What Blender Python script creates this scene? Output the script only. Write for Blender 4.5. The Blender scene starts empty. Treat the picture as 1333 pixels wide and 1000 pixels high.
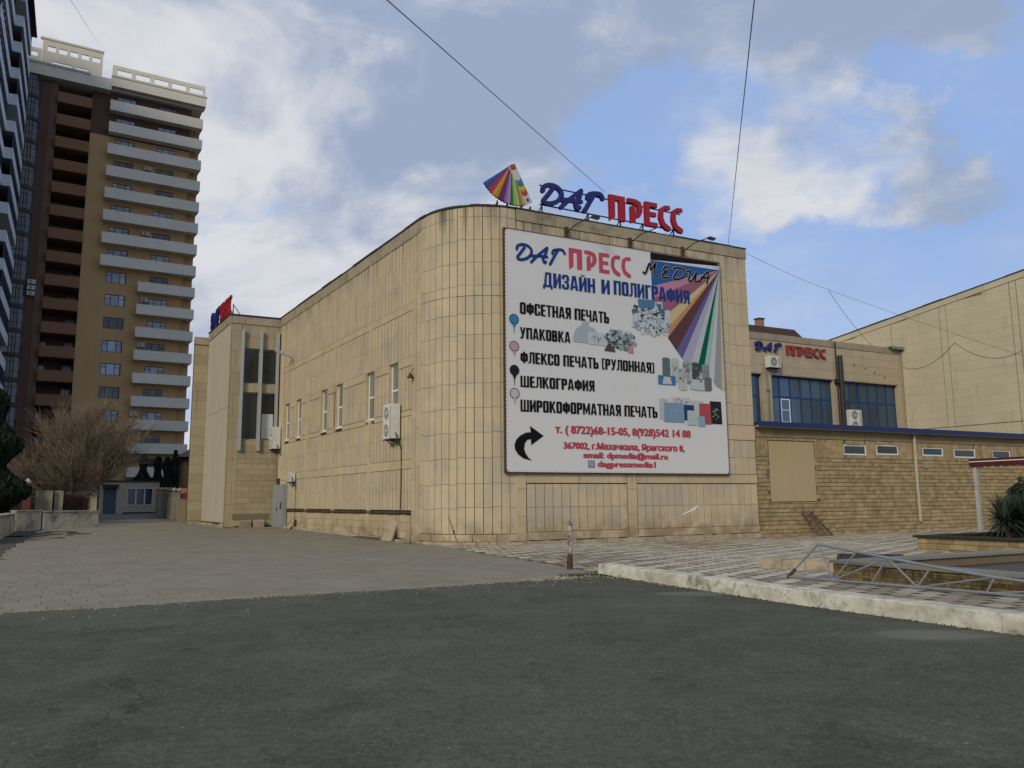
import bpy, math, random
from mathutils import Vector, Matrix
random.seed(7)
sc = bpy.context.scene
R = math.radians
# ------------------------------------------------------------------ camera
cam_d = bpy.data.cameras.new('camera'); cam = bpy.data.objects.new('camera', cam_d)
sc.collection.objects.link(cam); sc.camera = cam
PITCH, ROLL = 0.143265, -0.008952
cam_d.sensor_width = 36; cam_d.lens = 36 * 1048.1 / 1333
cam_d.clip_start = .1; cam_d.clip_end = 5000
fwd = Vector((0, math.cos(PITCH), math.sin(PITCH))); up0 = Vector((0, -math.sin(PITCH), math.cos(PITCH)))
rt = Vector((1, 0, 0)) * math.cos(ROLL) + up0 * math.sin(ROLL)
up = Vector((1, 0, 0)) * -math.sin(ROLL) + up0 * math.cos(ROLL)
cam.matrix_world = Matrix(((rt.x, up.x, -fwd.x, 0), (rt.y, up.y, -fwd.y, 0), (rt.z, up.z, -fwd.z, 1.6), (0, 0, 0, 1)))
# ------------------------------------------------------------------ light
SUN_AZ, SUN_EL = -156.0, 26.0          # degrees clockwise from +Y; behind the camera to the left
sun_d = bpy.data.lights.new('sun', 'SUN'); sun = bpy.data.objects.new('sun', sun_d); sc.collection.objects.link(sun)
sun_d.energy = 1.5; sun_d.angle = R(14); sun_d.color = (1, .90, .66)
sv = Vector((math.sin(R(SUN_AZ)) * math.cos(R(SUN_EL)), math.cos(R(SUN_AZ)) * math.cos(R(SUN_EL)), math.sin(R(SUN_EL))))
sun.rotation_euler = sv.to_track_quat('Z', 'Y').to_euler(); sun.location = sv * 200
sc.view_settings.view_transform = 'Standard'; sc.view_settings.look = 'None'
sc.view_settings.exposure = 0.36; sc.view_settings.gamma = 1; sc.view_settings.use_curve_mapping = False
world = bpy.data.worlds.new('World'); sc.world = world; world.use_nodes = True
NT = world.node_tree; NT.nodes.clear()


class G:
    """small helper to write node graphs"""
    def __init__(s, nt): s.nt = nt
    def n(s, t, **k):
        nd = s.nt.nodes.new(t)
        ins = k.pop('ins', {})
        for a, b in k.items(): setattr(nd, a, b)
        for a, b in ins.items():
            if isinstance(b, bpy.types.NodeSocket): s.nt.links.new(b, nd.inputs[a])
            else: nd.inputs[a].default_value = b
        return nd
    def m(s, op, a, b=0.0, c=0.0, clamp=False):
        return s.n('ShaderNodeMath', operation=op, use_clamp=clamp, ins={0: a, 1: b, 2: c}).outputs[0]
    def mix(s, f, a, b, mode='MIX'):
        nd = s.n('ShaderNodeMix', data_type='RGBA', blend_type=mode)
        for i, v in ((0, f), (6, a), (7, b)):
            if isinstance(v, bpy.types.NodeSocket): s.nt.links.new(v, nd.inputs[i])
            elif i == 0: nd.inputs[0].default_value = v
            else: nd.inputs[i].default_value = (*v, 1) if len(v) == 3 else v
        return nd.outputs[2]
    def ss(s, v, a, b):
        return s.n('ShaderNodeMapRange', interpolation_type='SMOOTHSTEP', ins={0: v, 1: a, 2: b, 3: 0.0, 4: 1.0}).outputs[0]
    def noise(s, vec, scale, detail=4, rough=.55, dist=0.0):
        nd = s.n('ShaderNodeTexNoise', ins={'Scale': scale, 'Detail': detail, 'Roughness': rough, 'Distortion': dist})
        if vec is not None: s.nt.links.new(vec, nd.inputs['Vector'])
        return nd.outputs[0]
    def vmul(s, vec, v):
        return s.n('ShaderNodeVectorMath', operation='MULTIPLY', ins={0: vec, 1: v}).outputs[0]


g = G(NT)
tc = g.n('ShaderNodeTexCoord'); D = tc.outputs['Generated']
sky = g.n('ShaderNodeTexSky', sky_type='NISHITA'); sky.sun_disc = False
sky.sun_elevation = R(SUN_EL); sky.sun_rotation = R(SUN_AZ); sky.air_density = 1.2; sky.dust_density = 1.6; sky.ozone_density = 1.5
wn = g.n('ShaderNodeVectorMath', operation='SUBTRACT', ins={0: g.n('ShaderNodeTexNoise', ins={'Vector': D, 'Scale': 5.5, 'Detail': 6.0, 'Roughness': .6}).outputs['Color'], 1: (.5, .5, .5)}).outputs[0]
DW = g.n('ShaderNodeVectorMath', operation='NORMALIZE', ins={0: g.n('ShaderNodeVectorMath', operation='ADD', ins={0: D, 1: g.vmul(wn, (.34, .34, .34))}).outputs[0]}).outputs[0]
def bump_at(d, size):
    """1 near the given direction, 0 away from it"""
    l = math.sqrt(sum(c * c for c in d)); d = [c / l for c in d]
    dot = g.n('ShaderNodeVectorMath', operation='DOT_PRODUCT', ins={0: DW, 1: d}).outputs['Value']
    return g.ss(dot, math.cos(R(size)), 1.0)
Ds = g.vmul(D, (1, 1, 1.9))
warp = g.n('ShaderNodeVectorMath', operation='ADD', ins={0: Ds, 1: g.vmul(g.n('ShaderNodeTexNoise', ins={'Vector': Ds, 'Scale': 2.2, 'Detail': 3.0}).outputs['Color'], (.35, .35, .35))}).outputs[0]
n1 = g.noise(warp, 2.6, 8, .52); n2 = g.noise(warp, 7.5, 8, .58)
cov = g.m('ADD', n1, g.m('MULTIPLY', g.m('SUBTRACT', n2, .5), .42))
for d, size, w in (((.175, .903, .41), 9, -.26), ((-.02, .95, .30), 6, -.12), ((.483, .837, .258), 17, -.27), ((.36, .81, .46), 8, -.16), ((-.268, .919, .291), 9, -.10), ((.30, .93, .2), 12, -.10), ((.03, .87, .47), 11, .16), ((-.06, .93, .36), 7, .06),
                   ((.30, .88, .36), 10.5, .19), ((.39, .84, .355), 7, .10), ((.45, .80, .385), 5, .10), ((.50, .76, .44), 7, -.22), ((-.09, .853, .513), 24, .16), ((-.35, .8, .45), 26, .12), ((.46, .74, .5), 15, .14)):
    cov = g.m('ADD', cov, g.m('MULTIPLY', bump_at(d, size), w))
dens = g.m('MAXIMUM', g.ss(cov, .39, .59), g.m('MULTIPLY', g.ss(g.noise(warp, 4.5, 7, .6), .30, .75), .42))
shade = g.m('ADD', g.noise(warp, 3.4, 6, .55), g.m('MULTIPLY', g.m('SUBTRACT', g.noise(warp, 10, 7, .62), .5), .60))
for d, size, w in (((.30, .87, .385), 9, .20), ((.42, .81, .41), 7, .10), ((-.276, .839, .469), 9, .13), ((-.47, .77, .40), 14, .12), ((-.32, .93, .2), 16, .18), ((.30, .92, .24), 14, .16),
                   ((-.09, .853, .513), 13, -.12), ((-.194, .905, .379), 8, -.08), ((.40, .76, .51), 14, -.16), ((-.2, .87, .43), 6, .16), ((-.05, .93, .33), 7, .12), ((-.12, .92, .38), 4, .1), ((.12, .85, .5), 9, -.10)):
    shade = g.m('ADD', shade, g.m('MULTIPLY', bump_at(d, size), w))
cl = g.mix(g.ss(shade, .34, .80), (2.75, 3.35, 4.6), (6.3, 6.3, 6.4))
skyc = g.mix(.85, sky.outputs[0], (2.5, 3.85, 6.9))
col = g.mix(g.m('MULTIPLY', dens, .93), skyc, cl)
# the lower rim of the sky, nearly white with far haze
z = g.n('ShaderNodeSeparateXYZ', ins={0: D}).outputs[2]
col = g.mix(g.m('MULTIPLY', g.ss(z, .30, .0), .5), col, (5.0, 5.4, 6.1))
bg = g.n('ShaderNodeBackground', ins={'Color': col, 'Strength': .092})
NT.links.new(bg.outputs[0], g.n('ShaderNodeOutputWorld').inputs[0])

# ------------------------------------------------------------------ materials
MATS = {}
def mat(name, col, rough=.85, var=.15, scale=2.0, bump=.2, bscale=30.0, tint=.12, metal=0.0, spec=.3, dirt=0.0, dirtcol=(.06, .045, .03), streak=0.0, second=None, coat=0.0, emis=None, grime=0.0):
    if name in MATS: return MATS[name]
    m = bpy.data.materials.new(name); m.use_nodes = True; nt = m.node_tree; nt.nodes.clear(); q = G(nt)
    P = q.n('ShaderNodeNewGeometry').outputs['Position']
    att = q.n('ShaderNodeAttribute', attribute_name='tint').outputs['Fac']
    rnd = q.n('ShaderNodeObjectInfo').outputs['Random']
    pt = q.m('FRACT', q.m('ADD', att, rnd))
    big = q.noise(P, scale, 5, .6); fine = q.noise(P, bscale, 5, .65)
    c = (*col, 1)
    if second is not None: c = q.mix(q.ss(big, .42, .62), c, (*second, 1))
    v = q.m('ADD', 1.0, q.m('MULTIPLY', q.m('SUBTRACT', big, .5), var * 2.5))
    v = q.m('ADD', v, q.m('MULTIPLY', q.m('SUBTRACT', pt, .5), tint * 2))
    v = q.m('ADD', v, q.m('MULTIPLY', q.m('SUBTRACT', fine, .5), var * 1.5))
    c = q.mix(1.0, c, q.n('ShaderNodeCombineColor', ins={0: v, 1: v, 2: v}).outputs[0], 'MULTIPLY')
    if dirt:
        dn = q.noise(P, scale * .7 + .4, 7, .72, .4)
        c = q.mix(q.m('MULTIPLY', q.ss(dn, .50, .68), dirt), c, (*dirtcol, 1))
    if streak:
        sn = q.noise(q.vmul(P, (4.2, 4.2, .22)), 1.0, 5, .6)
        sn2 = q.noise(P, .55, 4, .6)
        f = q.m('MULTIPLY', q.ss(sn, .52, .72), q.ss(sn2, .38, .62))
        c = q.mix(q.m('MULTIPLY', f, streak), c, (*dirtcol, 1))
    if grime:   # rain-washed soot under the coping, splashed earth at the foot, old run-off stripes
        pz = q.n('ShaderNodeSeparateXYZ', ins={0: P}).outputs[2]; run = q.noise(q.vmul(P, (3.0, 3.0, .12)), 1.0, 6, .65); blot = q.noise(P, 1.1, 6, .7, .5)
        top = q.m('MULTIPLY', q.ss(pz, 11.3, 12.8), q.ss(run, .42, .66)); c = q.mix(q.m('MULTIPLY', top, grime * .85), c, (.11, .095, .07))
        ft = q.m('MULTIPLY', q.ss(pz, 1.3, .1), q.ss(blot, .36, .60)); c = q.mix(q.m('MULTIPLY', ft, grime * .7), c, (.20, .135, .075))
        c = q.mix(q.m('MULTIPLY', q.m('MULTIPLY', q.ss(run, .56, .74), q.ss(blot, .45, .6)), grime * .5), c, (.20, .15, .10))
    bs = q.n('ShaderNodeBsdfPrincipled', ins={'Base Color': c, 'Roughness': rough, 'Metallic': metal, 'Specular IOR Level': spec, 'Coat Weight': coat})
    if emis: bs.inputs['Emission Color'].default_value = (*emis, 1)
    if bump:
        h = q.m('ADD', q.m('MULTIPLY', fine, 1.0), q.m('MULTIPLY', big, .5))
        b = q.n('ShaderNodeBump', ins={'Strength': min(bump, 1.0), 'Distance': .02, 'Height': h})
        nt.links.new(b.outputs[0], bs.inputs['Normal'])
    nt.links.new(bs.outputs[0], q.n('ShaderNodeOutputMaterial').inputs[0])
    MATS[name] = m; return m
def flat(name, col, rough=.6, **k):
    return mat(name, col, rough, var=k.pop('var', .04), tint=k.pop('tint', .0), bump=k.pop('bump', 0), **k)

M_STONE = mat('limestone_cladding', (.51, .41, .265), .88, var=.10, scale=.8, bump=.18, bscale=22, tint=.05, streak=.28, dirtcol=(.13, .095, .06), second=(.425, .36, .26), grime=1.0)
M_BELT = mat('limestone_belt', (.48, .385, .245), .9, grime=1.0, var=.14, scale=1.3, bump=.25, bscale=16, tint=.06, streak=.5, dirtcol=(.14, .10, .06))
M_CAP = mat('weathered_coping', (.33, .275, .19), .92, var=.2, scale=1.6, bump=.35, bscale=14, tint=.07, dirt=.55, dirtcol=(.10, .085, .06), streak=.8)
M_JOINT = mat('dark_joint', (.075, .05, .032), .95, var=.2, bump=.2, tint=0)
M_PLINTH = mat('plinth_stone', (.36, .29, .20), .95, var=.25, scale=2.5, bump=.5, bscale=12, tint=.2, dirt=.5, dirtcol=(.14, .11, .08))
M_SHELL = mat('shell_limestone', (.305, .22, .108), .95, var=.22, scale=3.5, bump=.7, bscale=26, tint=.16, dirt=.3, dirtcol=(.17, .115, .05), second=(.345, .265, .145))
M_MORTAR = mat('mortar', (.17, .13, .08), .95, var=.15, bump=.3, tint=0)
M_HALL = mat('pale_hall_stone', (.49, .43, .305), .9, var=.12, scale=.5, bump=.12, bscale=14, tint=.03, streak=.28, dirtcol=(.21, .17, .11))
M_HALLJ = mat('hall_joint', (.27, .225, .15), .95, var=.1, bump=0, tint=0)
M_PLASTER = mat('old_plaster', (.42, .345, .235), .92, var=.14, scale=1.0, bump=.2, bscale=10, tint=.05, streak=.6, dirtcol=(.15, .115, .08))
M_BITUMEN = mat('roof_bitumen', (.035, .032, .035), .7, var=.3, bump=.4, tint=0)
M_WHITEP = flat('white_plastic', (.72, .72, .70), .4, var=.06)
M_ACBODY = mat('air_conditioner_paint', (.62, .61, .56), .5, var=.08, bump=.0, tint=.05, dirt=.3, dirtcol=(.35, .31, .24))
M_FAN = flat('fan_grille', (.16, .14, .09), .6)
M_DARK = flat('dark_metal', (.025, .025, .028), .5)
M_RUST = mat('rusty_steel', (.10, .05, .028), .85, var=.4, scale=12, bump=.4, tint=.1, second=(.05, .03, .02))
M_STEEL = mat('galvanised_steel', (.25, .265, .265), .45, var=.15, scale=6, bump=.05, tint=.05, metal=.5)
M_GREYM = mat('grey_painted_fin', (.33, .345, .36), .5, var=.1, bump=.05, tint=.03)
M_DOORGREY = mat('grey_sheet_door', (.25, .26, .26), .55, var=.1, bump=.08, tint=.02, dirt=.3, dirtcol=(.22, .2, .16))
M_GLASS = mat('dark_window_glass', (.025, .032, .028), .08, var=.25, scale=.8, bump=0, tint=.25, spec=.5)
M_GLASSB = mat('blue_window_glass', (.06, .11, .16), .08, var=.5, scale=.35, bump=0, tint=.45, spec=.8, metal=.4)
M_GLASSP = mat('pale_curtain_reflection_glass', (.30, .36, .42), .2, var=.15, bump=0, tint=.35, spec=.6)  # pale base colour stands for curtains and for sky reflected in the panes
M_GLASST = mat('tower_glazing', (.035, .045, .05), .12, var=.3, scale=.3, bump=0, tint=.4, spec=.7)
M_GLASSL = mat('tower_glazing_blue', (.05, .065, .10), .12, var=.3, scale=.3, bump=0, tint=.4, spec=.7)
M_BLUEF = flat('blue_frame_paint', (.018, .045, .17), .5)
M_BLUEROOF = flat('blue_roof_edge', (.012, .025, .10), .45)
M_BOARD = mat('banner_vinyl', (.60, .59, .58), .55, var=.03, scale=.4, bump=.03, bscale=3, tint=0)
M_NAVY = flat('navy_print', (.012, .045, .19), .75, spec=.08)
M_LNAVY = flat('navy_letter_face', (.018, .02, .13), .45)
M_LRED = flat('red_letter_face', (.33, .012, .02), .45)
M_REDP = flat('faded_red_print', (.46, .07, .11), .75, spec=.08)
M_REDT = flat('red_text_print', (.42, .05, .07), .75, spec=.08)
M_BLACKP = flat('black_print', (.008, .008, .01), .75, spec=.08)
M_ASPH = None
# asphalt: base, stones, cracks, pale patches
def asphalt():
    m = bpy.data.materials.new('worn_asphalt'); m.use_nodes = True; nt = m.node_tree; nt.nodes.clear(); q = G(nt)
    P = q.n('ShaderNodeNewGeometry').outputs['Position']
    big = q.noise(P, .22, 5, .6, .5); mid = q.noise(P, 1.3, 6, .68); fine = q.noise(P, 60, 3, .7); g1 = q.noise(P, 24, 3, .75); g2 = q.noise(P, 9, 4, .75)
    c = q.mix(q.ss(big, .35, .65), (.069, .068, .046), (.098, .095, .067))
    c = q.mix(q.m('MULTIPLY', q.ss(mid, .42, .70), .5), c, (.128, .122, .09))
    c = q.mix(q.m('MULTIPLY', q.ss(q.noise(P, .6, 6, .7, .6), .54, .66), .6), c, (.046, .046, .033))
    k = q.m('ADD', q.m('ADD', q.m('MULTIPLY', q.m('SUBTRACT', g1, .5), 1.5), q.m('MULTIPLY', q.m('SUBTRACT', g2, .5), 1.2)), q.m('ADD', 1.0, q.m('MULTIPLY', q.m('SUBTRACT', fine, .5), 1.2)))
    k = q.m('MAXIMUM', k, .35)
    c = q.mix(1.0, c, q.n('ShaderNodeCombineColor', ins={0: k, 1: k, 2: k}).outputs[0], 'MULTIPLY')
    clus = q.ss(q.noise(P, .9, 5, .7), .42, .62)
    v1 = q.n('ShaderNodeTexVoronoi', ins={'Vector': P, 'Scale': 30.0})
    stone = q.m('MULTIPLY', q.ss(v1.outputs['Distance'], .34, .14), q.m('MULTIPLY', clus, q.ss(q.n('ShaderNodeSeparateColor', ins={0: v1.outputs['Color']}).outputs[0], .35, .95)))
    c = q.mix(q.m('MULTIPLY', stone, .8), c, (.33, .31, .25))
    v2 = q.n('ShaderNodeTexVoronoi', ins={'Vector': P, 'Scale': 11.0})
    chip = q.m('MULTIPLY', q.ss(v2.outputs['Distance'], .15, .06), q.ss(q.n('ShaderNodeSeparateColor', ins={0: v2.outputs['Color']}).outputs[1], .70, .95))
    c = q.mix(q.m('MULTIPLY', chip, .75), c, (.36, .33, .26))
    wv = q.n('ShaderNodeVectorMath', operation='ADD', ins={0: P, 1: q.vmul(q.n('ShaderNodeTexNoise', ins={'Vector': P, 'Scale': 1.1, 'Detail': 5.0}).outputs['Color'], (1.6, 1.6, 0))}).outputs[0]
    v3 = q.n('ShaderNodeTexVoronoi', feature='DISTANCE_TO_EDGE', ins={'Vector': wv, 'Scale': .22})
    cm = q.ss(q.noise(P, .35, 3, .5), .54, .64)
    crack = q.m('MULTIPLY', q.ss(v3.outputs['Distance'], .005, .001), q.m('MULTIPLY', cm, q.ss(g2, .4, .6)))
    c = q.mix(q.m('MULTIPLY', crack, .5), c, (.03, .03, .026))
    oil = q.m('MULTIPLY', q.ss(q.noise(P, 1.9, 3, .5, .3), .66, .72), .55); c = q.mix(oil, c, (.030, .030, .024))
    # worn pale patches near the kerb
    for (px_, py_, ra, rb) in ((3.1, 14.0, .9, .35), (4.9, 9.7, .8, .45)):
        dd_ = q.n('ShaderNodeVectorMath', operation='LENGTH', ins={0: q.vmul(q.n('ShaderNodeVectorMath', operation='SUBTRACT', ins={0: P, 1: (px_, py_, 0)}).outputs[0], (1 / ra, 1 / rb, 0))}).outputs['Value']
        dd_ = q.m('ADD', dd_, q.m('MULTIPLY', q.m('SUBTRACT', mid, .5), 1.6)); c = q.mix(q.m('MULTIPLY', q.ss(dd_, 1.1, .6), .6), c, (.20, .19, .145))
    bs = q.n('ShaderNodeBsdfPrincipled', ins={'Base Color': c, 'Roughness': .9, 'Specular IOR Level': .25})
    h = q.m('SUBTRACT', q.m('ADD', q.m('MULTIPLY', fine, .8), q.m('ADD', stone, q.m('MULTIPLY', mid, .8))), q.m('MULTIPLY', crack, 2.0))
    b = q.n('ShaderNodeBump', ins={'Strength': .8, 'Distance': .014, 'Height': h})
    nt.links.new(b.outputs[0], bs.inputs['Normal']); nt.links.new(bs.outputs[0], q.n('ShaderNodeOutputMaterial').inputs[0])
    return m
M_ASPH = asphalt()
M_PAVER = mat('grey_pink_paver', (.25, .215, .152), .92, var=.16, scale=.35, bump=.3, bscale=22, tint=.07, dirt=.35, dirtcol=(.165, .145, .118), second=(.235, .208, .155))
M_PAVJ = mat('paver_joint', (.075, .065, .05), .95, var=.3, bump=.3, tint=0)
M_CONC = mat('apron_concrete', (.16, .15, .13), .9, var=.2, scale=.3, bump=.2, tint=0, dirt=.3)
M_EARTH = mat('bare_earth', (.075, .062, .045), .98, var=.4, scale=1.4, bump=.8, bscale=8, tint=0, second=(.10, .09, .075), dirt=.4, dirtcol=(.03, .03, .025))
M_TILEW = mat('white_tile', (.50, .43, .32), .8, var=.12, bump=.15, tint=.14)
M_TILEB = mat('brown_tile', (.26, .205, .14), .8, var=.12, bump=.15, tint=.14)
M_TILEC = mat('tan_tile', (.36, .30, .21), .8, var=.12, bump=.15, tint=.14)
M_TILED = mat('dark_small_tile', (.085, .06, .05), .8, var=.15, bump=.15, tint=.15)
M_KERB = mat('whitewashed_kerb', (.50, .46, .365), .9, var=.22, scale=3.2, bump=.8, bscale=14, tint=.06, dirt=.95, dirtcol=(.15, .13, .095), second=(.58, .54, .44))
M_OLDWALL = mat('peeling_whitewash', (.40, .375, .30), .95, var=.25, scale=1.2, bump=.6, bscale=8, tint=.05, dirt=.85, dirtcol=(.10, .09, .07))
M_YWALL = mat('yellow_tower_render', (.50, .315, .14), .9, var=.06, scale=.2, bump=.05, tint=0, streak=.2, dirtcol=(.20, .12, .06))
M_BWALL = mat('brown_tower_render', (.115, .064, .045), .9, var=.08, scale=.2, bump=.05, tint=0)
M_RPAR = mat('terracotta_parapet', (.22, .115, .062), .9, var=.06, scale=.3, bump=.05, tint=.04)
M_CREAM = mat('cream_tower_trim', (.68, .63, .51), .85, var=.07, scale=.4, bump=.05, tint=.04, streak=.25, dirtcol=(.2, .19, .16))
M_RECESS = mat('recess_brick', (.17, .105, .07), .95, var=.2, bump=.1, tint=0)
M_LWHITE = mat('near_tower_parapet', (.54, .58, .60), .85, var=.08, scale=.3, bump=.05, tint=.05)
M_LBROWN = mat('near_tower_wall', (.10, .085, .068), .9, var=.1, bump=.05, tint=.05)
M_TWBLUE = flat('tower_window_frame', (.02, .03, .06), .5)
M_GATE = mat('gatehouse_render', (.52, .43, .31), .9, var=.1, scale=.8, bump=.1, tint=0, streak=.3, dirtcol=(.14, .12, .09))
M_FENCE = mat('concrete_fence', (.27, .24, .17), .95, var=.2, scale=1.5, bump=.3, tint=.08, streak=.5, dirtcol=(.09, .08, .06))
M_BARK = mat('willow_bark', (.085, .065, .045), .95, var=.3, scale=6, bump=.4, tint=.0)
M_TWIG = mat('willow_twig', (.20, .15, .10), .9, var=.2, bump=0, tint=.3)
M_RTWIG = mat('shrub_twig', (.055, .03, .024), .9, var=.2, bump=0, tint=.35)
M_PINE = mat('conifer_leaf', (.017, .027, .014), .8, var=.3, bump=0, tint=.45)
M_YUC = mat('yucca_leaf', (.030, .045, .026), .55, var=.2, bump=0, tint=.5)
M_AWN = mat('burgundy_awning', (.075, .013, .017), .7, var=.1, bump=.05, tint=.03)
M_WOOD = mat('weathered_wood', (.13, .085, .055), .85, var=.3, scale=8, bump=.4, bscale=40, tint=.2)
M_TANP = mat('tan_board', (.42, .32, .175), .75, var=.05, scale=.6, bump=.04, tint=.03, streak=.15, dirtcol=(.2, .15, .09))
M_WATER = mat('murky_basin_floor', (.055, .042, .028), .5, var=.3, scale=.8, bump=.2, tint=0)
M_MOSAIC = mat('ochre_mosaic', (.175, .125, .055), .85, var=.3, scale=3, bump=.3, tint=.4)
M_GREYCOP = mat('grey_concrete_coping', (.21, .20, .165), .92, var=.2, scale=1.2, bump=.3, tint=.05, dirt=.3, dirtcol=(.1, .095, .08))
M_BROWNROOF = mat('brown_shingle', (.052, .034, .028), .9, var=.15, bump=.2, tint=.2)
M_BRICKO = mat('orange_brick', (.30, .15, .085), .9, var=.2, bump=.2, tint=.1)
M_GRASS = mat('weed_green', (.05, .065, .022), .9, var=.3, bump=0, tint=.5)

# ------------------------------------------------------------------ geometry helpers
class MB:
    def __init__(s): s.v = []; s.f = []; s.mi = []; s.t = []
    def add(s, vs, fs, mi=0, t=0.0):
        b = len(s.v); s.v += [tuple(p) for p in vs]
        for f in fs: s.f.append(tuple(b + i for i in f)); s.mi.append(mi); s.t.append(t)
        return s
    def box(s, x0, x1, y0, y1, z0, z1, mi=0, t=0.0):
        return s.add([(x0, y0, z0), (x1, y0, z0), (x1, y1, z0), (x0, y1, z0), (x0, y0, z1), (x1, y0, z1), (x1, y1, z1), (x0, y1, z1)],
              [(0, 3, 2, 1), (4, 5, 6, 7), (0, 1, 5, 4), (1, 2, 6, 5), (2, 3, 7, 6), (3, 0, 4, 7)], mi, t)
    def obox(s, o, ax, ay, az, mi=0, t=0.0):
        o, ax, ay, az = map(Vector, (o, ax, ay, az))
        vs = [o, o + ax, o + ax + ay, o + ay]; vs += [p + az for p in vs]
        return s.add(vs, [(0, 3, 2, 1), (4, 5, 6, 7), (0, 1, 5, 4), (1, 2, 6, 5), (2, 3, 7, 6), (3, 0, 4, 7)], mi, t)
    def bar(s, a, b, w, h=None, mi=0, t=0.0):
        a, b = Vector(a), Vector(b); d = b - a; h = h or w
        q = Vector((0, 0, 1)) if abs(d.normalized().z) < .95 else Vector((0, 1, 0))
        sx = d.cross(q).normalized(); sy = sx.cross(d).normalized()
        return s.obox(a - sx * w / 2 - sy * h / 2, sx * w, sy * h, d, mi, t)
    def tube(s, pts, r, n=6, mi=0, t=0.0, r2=None, cap=True):
        pts = [Vector(p) for p in pts]; k = len(pts); rings = []
        for i, p in enumerate(pts):
            d = (pts[min(i + 1, k - 1)] - pts[max(i - 1, 0)]).normalized()
            q = Vector((0, 0, 1)) if abs(d.z) < .9 else Vector((1, 0, 0))
            a = d.cross(q).normalized(); b = a.cross(d)
            rr = r if r2 is None else r + (r2 - r) * i / (k - 1)
            rings.append([p + a * rr * math.cos(2 * math.pi * j / n) + b * rr * math.sin(2 * math.pi * j / n) for j in range(n)])
        vs = [v for rg in rings for v in rg]
        fs = [(i * n + j, i * n + (j + 1) % n, (i + 1) * n + (j + 1) % n, (i + 1) * n + j) for i in range(k - 1) for j in range(n)]
        if cap: fs += [tuple(range(n))[::-1], tuple((k - 1) * n + j for j in range(n))]
        return s.add(vs, fs, mi, t)
    def prism(s, poly, z0, z1, mi=0, t=0.0):
        n = len(poly)
        return s.add([(x, y, z0) for x, y in poly] + [(x, y, z1) for x, y in poly],
              [tuple(range(n))[::-1], tuple(range(n, 2 * n))] + [(i, (i + 1) % n, n + (i + 1) % n, n + i) for i in range(n)], mi, t)
    def xz(s, poly, y0, y1, mi=0, t=0.0):
        """polygon in the x-z plane with its front at y0 (towards -y) and its back at y1"""
        n = len(poly)
        a = sum(poly[i][0] * poly[(i + 1) % n][1] - poly[(i + 1) % n][0] * poly[i][1] for i in range(n))
        if a < 0: poly = poly[::-1]
        return s.add([(x, y0, z) for x, z in poly] + [(x, y1, z) for x, z in poly],
              [tuple(range(n)), tuple(range(n, 2 * n))[::-1]] + [(i, n + i, n + (i + 1) % n, (i + 1) % n) for i in range(n)], mi, t)
    def lathe(s, prof, c=(0, 0), n=12, mi=0, t=0.0):
        vs = [(c[0] + r * math.cos(2 * math.pi * j / n), c[1] + r * math.sin(2 * math.pi * j / n), z) for r, z in prof for j in range(n)]
        k = len(prof)
        fs = [(i * n + j, i * n + (j + 1) % n, (i + 1) * n + (j + 1) % n, (i + 1) * n + j) for i in range(k - 1) for j in range(n)]
        return s.add(vs, fs + [tuple(range(n))[::-1], tuple((k - 1) * n + j for j in range(n))], mi, t)
    def mesh(s, name, mats):
        me = bpy.data.meshes.new(name); me.from_pydata(s.v, [], s.f)
        for m in (mats if isinstance(mats, (list, tuple)) else [mats]): me.materials.append(m)
        me.polygons.foreach_set('material_index', s.mi)
        if any(s.t):
            a = me.attributes.new('tint', 'FLOAT', 'FACE'); a.data.foreach_set('value', s.t)
        me.update(); return me
    def build(s, name, mats, parent=None, loc=None, rz=None, kind=None):
        return link(name, s.mesh(name, mats), parent, loc, rz, kind)
def link(name, me, parent=None, loc=None, rz=None, kind=None):
    o = bpy.data.objects.new(name, me); sc.collection.objects.link(o)
    if parent is not None: o.parent = parent
    if loc is not None: o.location = loc
    if rz is not None: o.rotation_euler = (0, 0, rz)
    if kind: o['kind'] = kind
    return o
# site frame: x along the billboard wall, y away from the camera, origin at the (rounded off) corner of the building
C0 = Vector((-2.195, 28.907)); RB = R(90 - 62.57); UX = Vector((math.cos(RB), math.sin(RB))); UY = Vector((-UX.y, UX.x))
def W(x, y, z=0.0):
    p = C0 + UX * x + UY * y; return Vector((p.x, p.y, z))
def tagit(o, label, cat, group=None):
    o['label'] = label; o['category'] = cat
    if group: o['group'] = group
    return o
def thing(name, label, cat, x, y, z=0.0, rz=0.0, group=None, world=False):
    o = bpy.data.objects.new(name, None); sc.collection.objects.link(o); o.empty_display_size = .3
    o.location = (x, y, z) if world else W(x, y, z); o.rotation_euler = (0, 0, rz if world else RB + rz)
    return tagit(o, label, cat, group)
def single(mb, name, mats, label, cat, x=0, y=0, z=0.0, rz=0.0, group=None):
    o = mb.build(name, mats); o.location = W(x, y, z); o.rotation_euler = (0, 0, RB + rz)
    return tagit(o, label, cat, group)
def copy_tree(o, parent=None):
    c = o.copy(); sc.collection.objects.link(c)
    if parent is not None: c.parent = parent
    for ch in list(o.children): copy_tree(ch, c)
    return c
def lerp(x, xs, ys):
    if x <= xs[0]: return ys[0]
    for i in range(len(xs) - 1):
        if x <= xs[i + 1]: return ys[i] + (ys[i + 1] - ys[i]) * (x - xs[i]) / (xs[i + 1] - xs[i])
    return ys[-1]
def zg(x, y):
    """height of the yard at a point of the site frame"""
    a = lerp(y, [3, 23, 35, 49, 56], [0, .17, .32, .62, .7]) if x < 0 else 0
    return a - .11 * max(0, min(1, (x - 1) / 9)) * max(0, min(1, (y + 12) / 10))
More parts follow.
